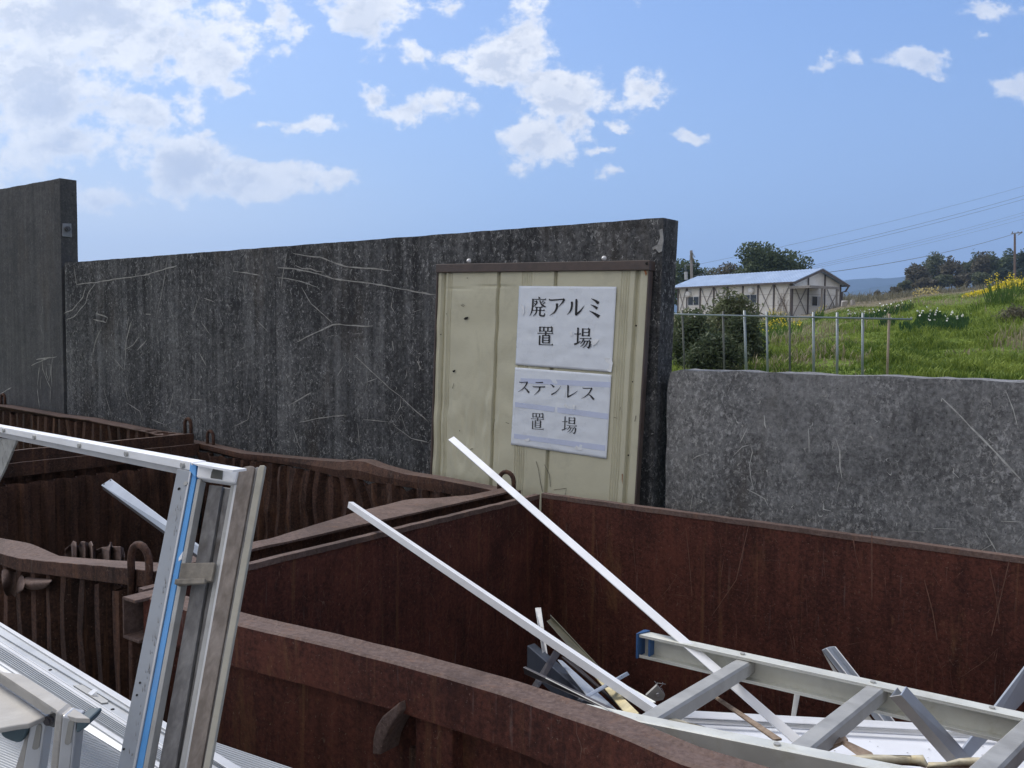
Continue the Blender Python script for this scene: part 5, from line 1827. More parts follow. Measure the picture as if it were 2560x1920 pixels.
# grime along the flange
mb = MB()
for _ in range(60):
    f = random.random()
    y = 1240 + 660 * f
    x = 1.0 * (k5(640, 0)[0] + (330 - k5(640, 0)[0]) * (y - 1180) / 740) + random.gauss(0, 4)
    p = onf((x, y), 0.0044)
    w, h = random.uniform(.0002, .0006), random.uniform(.001, .009)
    mb.add([p + UP * h, p + Vector((w, 0, 0)), p - UP * h, p - Vector((w, 0, 0))], [(0, 1, 2, 3)])
mb.build('grime', mat_plain('grime', (0.22, 0.21, 0.20), 0.9, var=0.3), frame, recalc=False)
# head rail to the left
HP = onf(k5(640, 180))
hd = (atY(-60, 1062, 1.98) - atY(474, 1166, 1.27)).normalized()
HN = hd.cross(UP).normalized()
if HN.y < 0:
    HN = -HN
HP = atY(474, 1166, 1.262)


def onh(p, off=0.0):
    return onpl(p[0], p[1], HP, HN) - HN * off


mb = MB()
mb.prism([onh(c4(-200, 418)), onh(c4(2050, 832)), onh(c4(2030, 922)), onh(c4(-200, 476))], HN * 0.02)
mb.build('head_rail', MT['alu_white'], frame, bevel=0.0008)
mb = MB()
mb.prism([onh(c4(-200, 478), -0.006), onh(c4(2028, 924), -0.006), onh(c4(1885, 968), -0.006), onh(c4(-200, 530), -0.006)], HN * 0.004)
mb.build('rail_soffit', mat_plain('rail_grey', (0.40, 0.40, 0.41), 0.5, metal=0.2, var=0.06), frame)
mb = MB()
mb.prism([onh(c4(2040, 838), .001), onh(c4(2480, 915), .001), onh(c4(2480, 940), .001), onh(c4(2110, 872), .001)], HN * 0.02)
mb.build('rail_end', MT['alu_white'], frame)
for x, y in ((50, 494), (375, 566), (855, 656), (1355, 743), (1955, 866)):
    mb = MB()
    p = onh(c4(x, y), 0.0)
    mb.tube([p, p - HN * 0.004], 0.0042, 8)
    mb.build('screw', MT['alu_dull'], frame)
mb = MB()
mb.prism([onh(c4(-60, 580), -.01), onh(c4(118, 600), -.01), onh(c4(-5, 900), -.01), onh(c4(-200, 1300), -.01)], HN * 0.004)
mb.build('far_jamb', mat_plain('speckled_jamb', (0.30, 0.30, 0.28), 0.7, var=0.2, scale=40, dirt=(0.08, 0.07, 0.06), dirtamt=0.8), frame)
# short grey channel behind the frame
gch = things('grey_channel', 'short pale blue grey aluminium channel with drilled holes pointing up behind the sash frame', 'metal bar', atY(400, 1340, 1.55))
q = [c4(1075, 1075), c4(1180, 1008), c8(1310, 1085), c8(1290, 1150)]
Ya, Yb = 1.72, 1.48
mb = MB()
P4 = [atY(*q[0], Ya), atY(*q[1], Ya), atY(*q[2], Yb), atY(*q[3], Yb)]
n4 = (P4[1] - P4[0]).cross(P4[3] - P4[0]).normalized()
if n4.y < 0:
    n4 = -n4
ex = (P4[3] - P4[0]) * 0.5
mb.prism([P4[0], P4[1], P4[2] + ex, P4[3] + ex], n4 * 0.003)
mb.build('web', MT['alu_blue'], gch, bevel=0.0006)
mb = MB()
lo = [p + Vector((-0.002, 0.012, -0.010)) for p in (P4[0], P4[3] + ex)]
mb.prism([P4[0] + n4 * .0032, P4[3] + ex + n4 * .0032, lo[1], lo[0]], Vector((0, 0.002, 0)))
mb.build('flange', MT['bronze'], gch)
for x, y in ((850, 740), (977, 887), (1030, 905), (1050, 944), (1102, 962), (800, 770)):
    mb = MB()
    p = onpl(*c8(x, y), P4[0], n4)
    mb.tube([p, p - n4 * 0.0006], .0018, 8)
    mb.build('screw_hole', MT['hole'], gch)

# timber planks and the beige rail beside the frame
def fplank(name, label, cat, mat, xt0, xt1, yt0, yt1, xb0, xb1, off, th, tops=None):
    mb = MB()
    a0, a1 = onf((xt0, yt0), off), onf((xt1, yt1), off)
    b0, b1 = onf((xb0, 1920), off), onf((xb1, 1920), off)
    mid = [onf(p, off) for p in (tops or [])]
    b0, b1 = b0 + (b0 - a0) * .45, b1 + (b1 - a1) * .45
    mb.prism([a0] + mid + [a1, b1, b0], FN * th)
    o = mb.build(name, mat, None, bevel=0.001)
    tag(o, label, cat)
fplank('timber_plank', 'wide weathered brown timber plank standing beside the sash frame', 'plank', MT['wood'], k5(1135, 220)[0], k5(1280, 190)[0], k5(0, 222)[1], k5(0, 200)[1], 470, 507, 0.004, 0.010,
       [k5(1150, 205), k5(1190, 185), k5(1235, 178), k5(1270, 182)])
fplank('timber_plank', 'thin grey timber plank squeezed between the wide plank and the beige rail', 'plank', MT['wood_grey'], k5(1284, 190)[0], k5(1328, 188)[0], k5(0, 190)[1], k5(0, 188)[1], 507.5, 517, 0.002, 0.006,
       [k5(1300, 182)])
fplank('beige_rail', 'narrow beige rail with chipped edge standing outermost beside the timber planks', 'rail', MT['beige'], k5(1330, 215)[0], k5(1396, 190)[0], k5(0, 222)[1], k5(0, 198)[1], 519, 535, 0.010, 0.006,
       [k5(1350, 188), k5(1390, 186)])

# ribbed aluminium sill lying across
ZS = 1.05
sill = things('aluminium_sill', 'bright ribbed aluminium door sill with a latch plate lying across the lower left', 'door sill', atz(300, 1800, ZS))


def zline(a, b, z):
    """a line picked in the picture, on height z, prolonged past the frame"""
    A, B = atz(*k7(*a), z), atz(*k7(*b), z)
    d = (B - A).normalized()
    return A - d * 0.55, B + d * 0.45


def band(name, la, lb, za, zb, mat, ribs=0, parent=sill):
    A0, A1 = zline(*la, za)
    B0, B1 = zline(*lb, zb)
    mb = MB()
    if ribs:
        prof = []
        n = ribs
        vs = []
        for i in range(n * 4 + 1):
            f = i / (n * 4)
            h = (0, 0.004, 0.004, 0)[i % 4]
            vs += [A0.lerp(B0, f) + UP * h, A1.lerp(B1, f) + UP * h]
        mb.add(vs, [(2 * i, 2 * i + 1, 2 * i + 3, 2 * i + 2) for i in range(n * 4)])
        return mb.build(name, mat, parent, recalc=False)
    mb.prism([A0, A1, B1, B0], Vector((0, 0, -0.003)))
    return mb.build(name, mat, parent, bevel=0.0005)


L0 = ((970, 0), (2030, 640))
L1 = ((850, 0), (2010, 730))
L2 = ((650, 0), (1990, 800))
L3 = ((450, 0), (1960, 970))
L4 = ((330, 0), (1945, 1045))
L5 = ((0, 15), (1900, 1225))
L6 = ((-60, 15), (1890, 1290))
L7 = ((-220, 160), (1870, 1450))
band('back_lip', L0, L1, ZS + 0.006, ZS + 0.006, MT['sill_light'])
band('gutter', L1, L2, ZS + 0.003, ZS + 0.003, MT['sill'])
band('latch_channel', L2, L3, ZS, ZS, MT['sill'])
band('ridge', L3, L4, ZS + 0.004, ZS + 0.004, MT['sill_light'])
band('ribbed_tread', L4, L5, ZS + 0.001, ZS + 0.001, MT['sill'], 7)
band('front_lip', L5, L6, ZS + 0.003, ZS + 0.003, MT['sill_light'])
band('front_slope', L6, L7, ZS + 0.001, ZS - 0.008, MT['sill'])
mb = MB()
A0, A1 = zline(*L3, ZS + 0.004)
mb.tube([A0, A1], 0.0014, 6)
A0, A1 = zline(*L7, ZS - 0.008)
mb.tube([A0, A1], 0.0016, 6)
mb.build('edge_bead', MT['sill_light'], sill)
mb = MB()
mb.prism([atz(*k7(x, y), ZS + 0.0006) for x, y in ((1125, 400), (1290, 390), (1660, 640), (1655, 665), (1560, 675))], UP * 0.0015)
mb.build('latch_plate', MT['alu_dull'], sill)
mb = MB()
pz = atz(*k7(1400, 545), ZS + 0.002)
mb.hexa([atz(*k7(1340, 515), ZS + .002), atz(*k7(1400, 552), ZS + .002), atz(*k7(1490, 555), ZS + .002), atz(*k7(1470, 500), ZS + .002),
         atz(*k7(1345, 512), ZS + .003), atz(*k7(1402, 548), ZS + .003), atz(*k7(1496, 470), ZS + .010), atz(*k7(1440, 440), ZS + .010)])
mb.build('latch', MT['alu_white'], sill, bevel=0.0006)
for x, y in ((772, 152), (1730, 757)):
    mb = MB()
    p = atz(*k7(x, y), ZS + 0.0003)
    mb.tube([p, p + UP * 0.0006], 0.0028, 8)
    mb.build('screw_hole', MT['hole'], sill)
# lower ribbed sheet under the sill and the stepladder
rsh = things('ribbed_sheet', 'finely ribbed aluminium sheet under the stepladder top', 'sheet', atz(250, 1900, 0.93))
ZR = 0.96
A, B = atz(*k7(680, 1110), ZR), atz(*k7(1850, 1500), ZR)
d = (B - A).normalized()
d = (d + Vector((0.0, -0.05, 0))).normalized()
pn = d.cross(UP).normalized()
if pn.y > 0:
    pn = -pn
A0 = A - d * 0.75 - pn * 0.12
vs = []
n = 170
for i in range(n * 4 + 1):
    h = (0, 0.0020, 0.0020, 0)[i % 4]
    o = pn * (0.0052 * i / 4)
    vs += [A0 + o + UP * h, A0 + o + d * 1.7 + UP * h]
mb = MB()
mb.add(vs, [(2 * i, 2 * i + 1, 2 * i + 3, 2 * i + 2) for i in range(n * 4)])
mb.build('sheet_face', MT['sill'], rsh, recalc=False)
# pile that carries the sill: an old closed panel underneath
mb = MB()
q0 = A0 + UP * -0.02
mb.hexa([Vector((p.x, p.y, 0.0)) for p in (q0, q0 + d * 1.7, q0 + d * 1.7 + pn * 0.6, q0 + pn * 0.6)] + [q0 + UP * -.0, q0 + d * 1.7, q0 + d * 1.7 + pn * 0.6, q0 + pn * 0.6])
mb.build('backing_crate', MT['alu_dull'], rsh)

# stepladder top
stp = things('aluminium_stepladder', 'folded aluminium stepladder with teal end caps in the lower left corner', 'stepladder', atY(150, 1900, 0.9))
ZT = 1.20
mb = MB()
mb.prism([atz(*k7(x, y), ZT) for x, y in ((-500, 60), (0, 355), (610, 775), (715, 855), (560, 925), (450, 975), (250, 1000), (0, 1045), (-500, 1000))], Vector((0, 0, -0.006)))
mb.build('tread', MT['tread'], stp, bevel=0.002)
mb = MB()
mb.prism([atz(*k7(x, y), ZT + 0.018) for x, y in ((-500, -160), (0, 175), (300, 215), (390, 255), (1385, 900), (1175, 892), (960, 835), (850, 755), (0, 195))], Vector((0, 0, -0.005)))
mb.build('tread', MT['tread'], stp, bevel=0.002)
mb = MB()
SP = atz(*k7(300, 480), ZT + 0.010)
sd = (atz(*k7(850, 755), ZT + .018) - atz(*k7(0, 195), ZT + .018)).normalized()
SN = sd.cross(UP).normalized()
if SN.y < 0:
    SN = -SN
SP = atz(*k7(400, 460), ZT + .017)
mb.prism([onpl(*k7(x, y), SP, SN) for x, y in ((-500, -140), (0, 200), (850, 757), (800, 782), (762, 832), (705, 832), (650, 792), (0, 352), (-500, 60))], SN * 0.004)
mb.build('tread_side', mat_plain('tread_side_grey', (0.36, 0.35, 0.33), 0.55, metal=0.3, var=0.08, dirt=(0.2, 0.19, 0.17), dirtamt=0.2), stp)
YL = atz(*k7(715, 855), ZT).y - 0.002
YR = atz(*k7(1000, 850), ZT + .018).y - 0.002


def lpart(name, poly, Y, th, mat, bevel=0.001):
    mb = MB()
    mb.prism([atY(*k7(x, y), Y) for x, y in poly], Vector((0, th, 0)))
    return mb.build(name, mat, stp, bevel=bevel)


def lleg(poly, Y, th, mat, name='leg'):
    """leg outline at the frame bottom is carried on down to the yard"""
    (a0, a1, b1, b0) = poly
    A0, A1, B1, B0 = [atY(*k7(*p), Y) for p in (a0, a1, b1, b0)]
    k = (A0.z - 0.02) / max(0.05, A0.z - B0.z)
    B0, B1 = A0 + (B0 - A0) * k, A1 + (B1 - A1) * k
    mb = MB()
    mb.prism([A0, A1, B1, B0], Vector((0, th, 0)))
    return mb.build(name, mat, stp, bevel=0.002)


lleg(((455, 985), (712, 880), (600, 1659), (345, 1659)), YL, 0.022, MT['alu'])
lleg(((440, 1000), (462, 985), (362, 1659), (235, 1659)), YL + 0.004, 0.024, MT['tread'], 'leg_side')
lleg(((955, 850), (1180, 905), (1095, 1659), (880, 1659)), YR, 0.022, MT['alu'])
lleg(((850, 790), (962, 850), (892, 1659), (765, 1659)), YR + 0.004, 0.024, MT['tread'], 'leg_side')
mslot = mat_plain('slot_grey', (0.25, 0.245, 0.225), 0.6, var=0.08)
lpart('leg_slot', ((560, 1020), (580, 995), (612, 992), (632, 1010), (640, 1045), (595, 1345), (570, 1372), (530, 1380), (500, 1372), (492, 1345)), YL - 0.0012, 0.001, mslot, 0)
lpart('leg_slot', ((1050, 960), (1070, 930), (1100, 925), (1128, 935), (1136, 965), (1085, 1275), (1060, 1300), (1030, 1307), (1000, 1295), (992, 1265)), YR - 0.0012, 0.001, mslot, 0)
lpart('end_cap', ((0, 1050), (230, 1015), (452, 985), (425, 1060), (375, 1180), (315, 1278), (250, 1280), (160, 1255), (70, 1215), (0, 1160)), YL - 0.004, 0.03, MT['teal'], 0.003)
lpart('end_cap', ((1182, 905), (1384, 905), (1375, 950), (1345, 1005), (1300, 1055), (1225, 1105), (1155, 1140)), YR - 0.004, 0.03, MT['teal'], 0.003)
lpart('hinge', ((795, 778), (858, 782), (832, 1042), (703, 1005), (712, 860), (760, 835)), max(YL, YR) + 0.004, 0.02, mat_plain('hinge_grey', (0.10, 0.10, 0.095), 0.6, var=0.1))
mb = MB()
p = atY(*k7(758, 915), max(YL, YR) + 0.004)
mb.tube([p, p - Vector((0, 0.004, 0))], 0.0052, 14)
mb.tube([p, p - Vector((0, 0.006, 0))], 0.003, 12)
mb.build('hinge_pin', MT['bronze'], stp)
# ================================================================== background
# ---- prefabricated house
random.seed(23)
HA = math.radians(35)
K = atY(1978, 790, 70.0)
hb = K.z - 0.15
gd = Vector((math.cos(HA), math.sin(HA), 0))        # along the gable
ld = Vector((-math.sin(HA), math.cos(HA), 0))       # along the long side
HW, HL, HE, HR = 6.0, 12.0, 2.75, 3.75
house = things('prefab_house', 'cream prefabricated house with blue metal roof behind the fence', 'house', Vector((K.x, K.y, hb)))


def hp(g, l, z):
    return Vector((K.x, K.y, hb)) + gd * g + ld * l + UP * z


def hbox(mb, g0, l0, z0, g1, l1, z1, mi=0):
    mb.hexa([hp(g0, l0, z0), hp(g1, l0, z0), hp(g1, l1, z0), hp(g0, l1, z0), hp(g0, l0, z1), hp(g1, l0, z1), hp(g1, l1, z1), hp(g0, l1, z1)], mi)


mw = mat_plain('cream_panel', (0.76, 0.74, 0.70), 0.8, var=0.05, scale=1.2, dirt=(0.36, 0.33, 0.28), dirtamt=0.4, bump=0.05)
mw2 = mat_plain('grey_panel', (0.42, 0.41, 0.40), 0.8, var=0.06, scale=1.2, dirt=(0.28, 0.26, 0.24), dirtamt=0.5, bump=0.05)
md_ = mat_plain('brown_post', (0.115, 0.10, 0.095), 0.7, var=0.2, scale=3)
mroof = mat_plain('blue_metal_roof', (0.46, 0.56, 0.70), 0.4, metal=0.25, var=0.05, scale=1.0, bump=0)
mglass = mat_plain('dark_glass', (0.025, 0.03, 0.035), 0.15, var=0.3, scale=1, bump=0, spec=0.5)
mbr = mat_plain('brace_grey', (0.25, 0.235, 0.22), 0.7, var=0.15, scale=3)
mb = MB()
hbox(mb, 0, 0, -0.6, HW, HL, HE)
mb.prism([hp(0, 0, HE), hp(HW, 0, HE), hp(HW / 2, 0, HR)], ld * HL)
mb.build('wall', [mw], house)
mb = MB()
for z in (0.95, 1.85):
    hbox(mb, -0.012, 0.0, z, -0.002, HL, z + 0.025)
    hbox(mb, 0.0, -0.012, z, HW, -0.002, z + 0.025)
mb.build('panel_joint', mat_plain('joint', (0.40, 0.38, 0.35), 0.8, var=0.1), house)
# roof
mb = MB()
ov, oe = 0.40, 0.50
sl_ = (HR - HE) / (HW / 2)
for sgn in (0, 1):
    def rp(g, l, dz=0.0):
        gg = g if sgn == 0 else HW - g
        return hp(gg, l, HE + sl_ * g + 0.06 + dz)
    e0, e1 = rp(-ov, -oe), rp(HW / 2, -oe)
    f0, f1 = rp(-ov, HL + oe), rp(HW / 2, HL + oe)
    mb.hexa([e0, e1, f1, f0, e0 + UP * .06, e1 + UP * .06, f1 + UP * .06, f0 + UP * .06])
    for i in range(42):
        l = -oe + (HL + 2 * oe) * i / 41
        mb.sweep([(-.02, .055), (.02, .055), (.02, .085), (-.02, .085)], [rp(-ov, l), rp(HW / 2, l)], UP)
mb.build('roof', mroof, house)
mb = MB()
for l in (0.0,):
    mb.sweep([(-.06, -.07), (.06, -.07), (.06, .06), (-.06, .06)], [hp(-ov - .06, -oe - .02, HE - sl_ * ov + .04), hp(-ov - .06, HL + oe, HE - sl_ * ov + .04)], UP)
mb.sweep([(-.06, -.07), (.06, -.07), (.06, .06), (-.06, .06)], [hp(HW + ov + .06, -oe - .02, HE - sl_ * ov + .04), hp(HW + ov + .06, HL + oe, HE - sl_ * ov + .04)], UP)
mb.build('gutter', md_, house)
mb = MB()
for a, b in (((-ov, 0), (HW / 2, 1)), ((HW / 2, 1), (HW + ov, 0))):
    za = HE - sl_ * ov if a[1] == 0 else HR
    zb = HE - sl_ * ov if b[1] == 0 else HR
    mb.sweep([(-.02, -.14), (.02, -.14), (.02, .02), (-.02, .02)], [hp(a[0], -oe - .03, za + .05), hp(b[0], -oe - .03, zb + .05)], UP)
mb.build('barge_board', md_, house)
# posts and braces on the long side
def lpx(px):
    return (onpl(px, 760, K, gd) - K).dot(ld)


def zpx(px, py):
    return onpl(px, py, K, gd).z - hb


PX = [1978, 1935, 1895, 1857, 1819, 1785, 1751, 1718]
LS = [0.04] + [lpx(p) for p in PX[1:]] + [HL - .05]
for l in LS:
    mb = MB()
    hbox(mb, -0.09, l - .055, -0.5, -0.014, l + .055, HE - .05)
    mb.build('wall_post', md_, house)
for i in (0, 1, 4, 5, 7):
    l0, l1 = LS[i], LS[i + 1]
    for za, zb in ((0.05, HE - .15), (HE - .15, 0.05)):
        o = -0.05 if za < zb else -0.085
        mb = MB()
        mb.sweep([(-.022, -.022), (.022, -.022), (.022, .022), (-.022, .022)], [hp(o, l0 + .06, za), hp(o, l1 - .06, zb)], gd)
        mb.build('cross_brace', mbr, house)
for g in [1.9, 3.95, HW - .04]:
    mb = MB()
    top = HE + sl_ * min(g, HW - g) - .03
    hbox(mb, g - .05, -0.09, -0.3, g + .05, -0.014, top)
    mb.build('wall_post', md_, house)
mb = MB()
hbox(mb, -.09, -0.09, -0.5, 0.06, -0.014, HE - .05)
mb.build('wall_post', md_, house)
for (g0, g1) in ((0.1, 1.85), (4.0, HW - .1)):
    for za, zb in ((0.1, HE - .2), (HE - .2, 0.1)):
        o = -0.05 if za < zb else -0.085
        mb = MB()
        mb.sweep([(-.022, -.022), (.022, -.022), (.022, .022), (-.022, .022)], [hp(g0, o, za), hp(g1, o, zb)], ld)
        mb.build('cross_brace', mbr, house)


def window(l0, l1, z0, z1, side='l', pale=False):
    def wb(mb, a0, z0_, a1, z1_, d0, d1):
        if side == 'l':
            hbox(mb, -d1, a0, z0_, -d0, a1, z1_)
        else:
            hbox(mb, a0, -d1, z0_, a1, -d0, z1_)
    mb = MB()
    t = 0.05
    wb(mb, l0, z0, l1, z0 + t, .014, .06)
    wb(mb, l0, z1 - t, l1, z1, .014, .06)
    wb(mb, l0, z0 + t, l0 + t, z1 - t, .014, .06)
    wb(mb, l1 - t, z0 + t, l1, z1 - t, .014, .06)
    mid = (l0 + l1) / 2
    wb(mb, mid - t / 2, z0 + t, mid + t / 2, z1 - t, .014, .058)
    w = mb.build('window', mat_plain('window_frame', (0.62, 0.63, 0.64), 0.5, var=0.05, bump=0), house)
    for a0, a1 in ((l0 + t, mid - t / 2), (mid + t / 2, l1 - t)):
        mb = MB()
        wb(mb, a0, z0 + t, a1, z1 - t, .016, .03)
        mb.build('pane', mglass if not (pale and a0 > mid - .1) else mw2, w)


window(lpx(1748.5), lpx(1720), zpx(1735, 764), zpx(1735, 741))
window(lpx(1893), lpx(1859), zpx(1875, 761), zpx(1875, 736))
window(lpx(1855), lpx(1822), zpx(1838, 761), zpx(1838, 738))
window(2.35, 3.85, 0.95, 1.75, 'g', True)


def hood(l, z):
    mb = MB()
    c = hp(-0.014, l, z)
    mb.tube([c, c - gd * 0.28], 0.26, 14)
    mb.tube([c - gd * 0.28, c - gd * 0.36], 0.26, 14, r2=0.12)
    mb.build('vent_hood', mat_plain('hood_white', (0.66, 0.66, 0.65), 0.5, var=0.06, bump=0), house, smooth=False)
hood(lpx(1724), zpx(1724, 736))
hood(lpx(1881), zpx(1881, 728))
# porch canopy
mb = MB()
hbox(mb, -0.35, -1.9, 2.32, 3.2, -0.02, 2.40)
mb.build('canopy', mat_plain('canopy_white', (0.62, 0.64, 0.66), 0.5, var=0.05, bump=0), house)
mb = MB()
hbox(mb, -0.35, -1.93, 2.20, 3.2, -1.90, 2.39)
hbox(mb, -0.38, -1.9, 2.20, -0.351, -0.02, 2.39)
mb.build('canopy_fascia', mbr, house)
for g in (1.25, 3.05):
    mb = MB()
    hbox(mb, g - .06, -1.85, -0.5, g + .06, -1.73, 2.31)
    mb.build('canopy_post', mat_plain('porch_post', (0.30, 0.28, 0.26), 0.8, var=0.15), house)
mb = MB()
mb.tube([hp(HW + ov, -oe, HE - .1), hp(HW + .25, -.3, HE - .55), hp(HW + .08, -.12, HE - .6), hp(HW + .08, -.12, -0.2)], 0.07, 8)
mb.build('downpipe', md_, house)
# dry vines climbing the corner
mb = MB()
for k in range(26):
    if k < 16:
        l = random.uniform(0.1, 1.2)
        base = hp(-0.12, l, -0.3)
        pts = [base]
        for j in range(7):
            pts.append(pts[-1] + ld * random.uniform(-.14, .14) + UP * random.uniform(.15, .42) - gd * random.uniform(-.02, .02))
    else:
        g = random.uniform(4.1, 5.9)
        pts = [hp(g, -0.12, -0.2)]
        for j in range(6):
            pts.append(pts[-1] + gd * random.uniform(-.2, .2) + UP * random.uniform(.1, .32))
    mb.tube(pts, 0.012, 4)
tag(mb.build('dry_vine', mat_plain('dry_vine', (0.16, 0.12, 0.09), 0.9, var=0.2), None), 'bare dry vines climbing the house corner and gable', 'vine')

# ---- trees
LG = [mat_leaf('dark_foliage', (0.045, 0.068, 0.036), (0.125, 0.160, 0.080), 0.8), mat_leaf('olive_foliage', (0.070, 0.088, 0.050), (0.16, 0.18, 0.105), 0.8),
      mat_leaf('brown_foliage', (0.085, 0.082, 0.058), (0.18, 0.165, 0.115), 0.8), mat_leaf('pine_foliage', (0.030, 0.048, 0.038), (0.08, 0.105, 0.075), 0.8),
      mat_leaf('bamboo_foliage', (0.085, 0.105, 0.055), (0.20, 0.215, 0.12), 2.0), mat_leaf('shrub_dark', (0.045, 0.065, 0.035), (0.125, 0.150, 0.080), 2.0)]
mtrunk = mat_plain('bark', (0.085, 0.07, 0.055), 0.95, var=0.3, scale=4)


def leaves(mb, clumps, n, size, droop=0.0, shell=0.55):
    tot = sum(c[1][0] * c[1][1] * c[1][2] for c in clumps)
    for (c, r) in clumps:
        k = max(6, int(n * r[0] * r[1] * r[2] / tot))
        for _ in range(k):
            while True:
                d = Vector((random.uniform(-1, 1), random.uniform(-1, 1), random.uniform(-1, 1)))
                l = d.length
                if 0.05 < l < 1 and random.random() < (0.25 + 0.75 * (l > shell)):
                    break
            l *= 1 + 0.10 * random.gauss(0, 1)
            p = c + Vector((d.x * r[0], d.y * r[1], d.z * r[2]))
            s = size * random.uniform(0.6, 1.35)
            a = Vector((random.gauss(0, 1), random.gauss(0, 1), random.gauss(0, .7) - droop)).normalized()
            b = a.cross(Vector((random.gauss(0, 1), random.gauss(0, 1), random.gauss(0, 1)))).normalized()
            mb.add([p - a * s * .5, p + b * s * .3, p + a * s * .6, p - b * s * .3], [(0, 1, 2, 3)])


def limbs(mb, base, top, r0, targets):
    mid = base.lerp(top, 0.55) + Vector((random.uniform(-.2, .2), random.uniform(-.2, .2), 0)) * (top - base).length * .1
    mb.tube([base, base.lerp(mid, .5), mid, top], r0, 8, r2=r0 * .25)
    for t in targets:
        f = random.uniform(.35, .8)
        s = base.lerp(top, f)
        mb.tube([s, s.lerp(t, .5) + UP * random.uniform(0, .3), t], r0 * .4 * (1 - f * .5), 5, r2=r0 * .08)


def crown_clumps(c, R, n, kr=0.42):
    out = []
    for _ in range(n):
        while True:
            d = Vector((random.uniform(-1, 1), random.uniform(-1, 1), random.uniform(-1, 1)))
            if d.length < 1:
                break
        d = d.normalized() * (0.35 + 0.5 * random.random())
        k = kr * random.uniform(.6, 1.15)
        out.append((c + Vector((d.x * R[0], d.y * R[1], d.z * R[2])), (R[0] * k, R[1] * k, R[2] * k * .9)))
    return out


def tree(name, label, x, y, h, R, mat, n=2600, size=.22, clumps=22, group=None, zc=None, kr=.42):
    z = gz(x, y, False) - 0.1
    t = things(name, label, 'tree', Vector((x, y, z)), group)
    c = Vector((x, y, z + h - R[2] * (1.0 if zc is None else zc)))
    cl_ = crown_clumps(c, R, clumps, kr)
    if clumps > 18:
        cl_.append((c, (R[0] * .78, R[1] * .78, R[2] * .78)))
    mb = MB()
    leaves(mb, cl_, n, size)
    mb.build('crown', mat, t, recalc=False)
    mb = MB()
    limbs(mb, Vector((x, y, z)), c + UP * R[2] * .4, max(.08, h * .022), [q[0] for q in cl_[:9]])
    mb.build('trunk', mtrunk, t, smooth=True, recalc=False)
    return t


def hit(px, py):
    r = ray(px, py)
    y = 10.0
    while y < 60 and EYE.z + r.z * y > gz(r.x * y, y):
        y += 0.1
    return Vector((r.x * y, y, gz(r.x * y, y)))


def ground_at(px, Y):
    r = ray(px, 800)
    return r.x * Y


tree('broadleaf_tree', 'large round evergreen tree rising behind the house roof', ground_at(1908, 96), 96, 8.0, (3.3, 3.0, 3.3), LG[0], 11000, .32, 52, kr=.46)
tree('broadleaf_tree', 'smaller round tree at the right flank of the large tree behind the roof', ground_at(1983, 98), 98, 6.6, (1.9, 2.0, 2.6), LG[0], 3600, .28, 22)
tree('broadleaf_tree', 'low greyish brown tree at the left flank of the large tree behind the roof', ground_at(1818, 100), 100, 6.6, (2.2, 2.0, 2.2), LG[2], 2600, .26, 20)
tree('broadleaf_tree', 'dark tree behind the left utility pole beside the wall end', ground_at(1706, 99), 99, 7.0, (2.0, 2.0, 2.8), LG[0], 4000, .30, 24)
tree('broadleaf_tree', 'thin sparse bush between the left utility pole and the large tree', ground_at(1775, 102), 102, 5.9, (2.6, 1.6, 1.5), LG[1], 1400, .22, 18)
# wood on the right, tree by tree
protos = []
woods = []
specs = [  # px, depth, top py, half width px, material index, tall
    (2290, 182, 652, 34, 2, 0), (2335, 190, 634, 40, 1, 0), (2376, 186, 640, 30, 2, 0), (2413, 194, 648, 26, 1, 0), (2446, 188, 628, 26, 2, 0), (2478, 192, 632, 30, 1, 0),
    (2430, 200, 622, 12, 1, 1), (2512, 186, 628, 32, 0, 0), (2548, 180, 622, 34, 3, 0), (2262, 180, 700, 22, 1, 0), (2310, 176, 690, 30, 2, 0), (2352, 176, 684, 26, 1, 0), (2402, 176, 680, 28, 2, 0), (2450, 172, 676, 30, 1, 0),
    (2500, 172, 672, 32, 3, 0), (2545, 170, 668, 32, 3, 0), (2590, 184, 618, 36, 0, 0), (2635, 180, 626, 36, 3, 0), (2690, 184, 622, 40, 0, 0), (2240, 185, 716, 16, 2, 0)]
order = sorted(range(len(specs)), key=lambda i: specs[i][0])
names_ = ['leftmost', 'second', 'third', 'fourth', 'fifth', 'sixth', 'seventh', 'eighth', 'ninth', 'tenth', 'eleventh', 'twelfth', 'thirteenth', 'fourteenth', 'fifteenth', 'sixteenth', 'seventeenth', 'eighteenth', 'nineteenth', 'twentieth']
rank = {i: k for k, i in enumerate(order)}
desc = {0: 'dark green', 1: 'olive green', 2: 'brownish', 3: 'blackish green'}
for i, (px, Y, py, hw, mi_, tall) in enumerate(specs):
    x = ground_at(px, Y)
    z = gz(x, Y, False)
    top = atY(px, py, Y).z
    h = top - z
    w = hw / F * Y
    lb = '%s forest tree %s%s' % (desc[mi_], 'leftmost' if rank[i] == 0 else '%s from the left of the wood' % names_[rank[i]], ', slender and pointed' if tall else (', low at the front edge' if py > 660 else ', tall'))
    woods.append(tree('forest_tree', lb, x, Y, h, (w, w, h * (.5 if tall else .42)), LG[mi_], 2400 if not tall else 700, .5, 22, 'trees of the wood on the right', kr=.40))

# thin saplings out in the field
for px, Y, py, hw, lb in ((2195, 130, 722, 14, 'small bare sapling nearest the house in the far field'), (2222, 135, 722, 9, 'small bare sapling, middle one in the far field'), (2243, 130, 712, 9, 'tallest bare sapling in the far field')):
    x = ground_at(px, Y)
    z = gz(x, Y, False)
    h = atY(px, py, Y).z - z
    w = hw / F * Y
    tree('sapling', lb, x, Y, h, (w, w, h * .42), LG[2], 320, .2, 10, 'saplings in the far field')

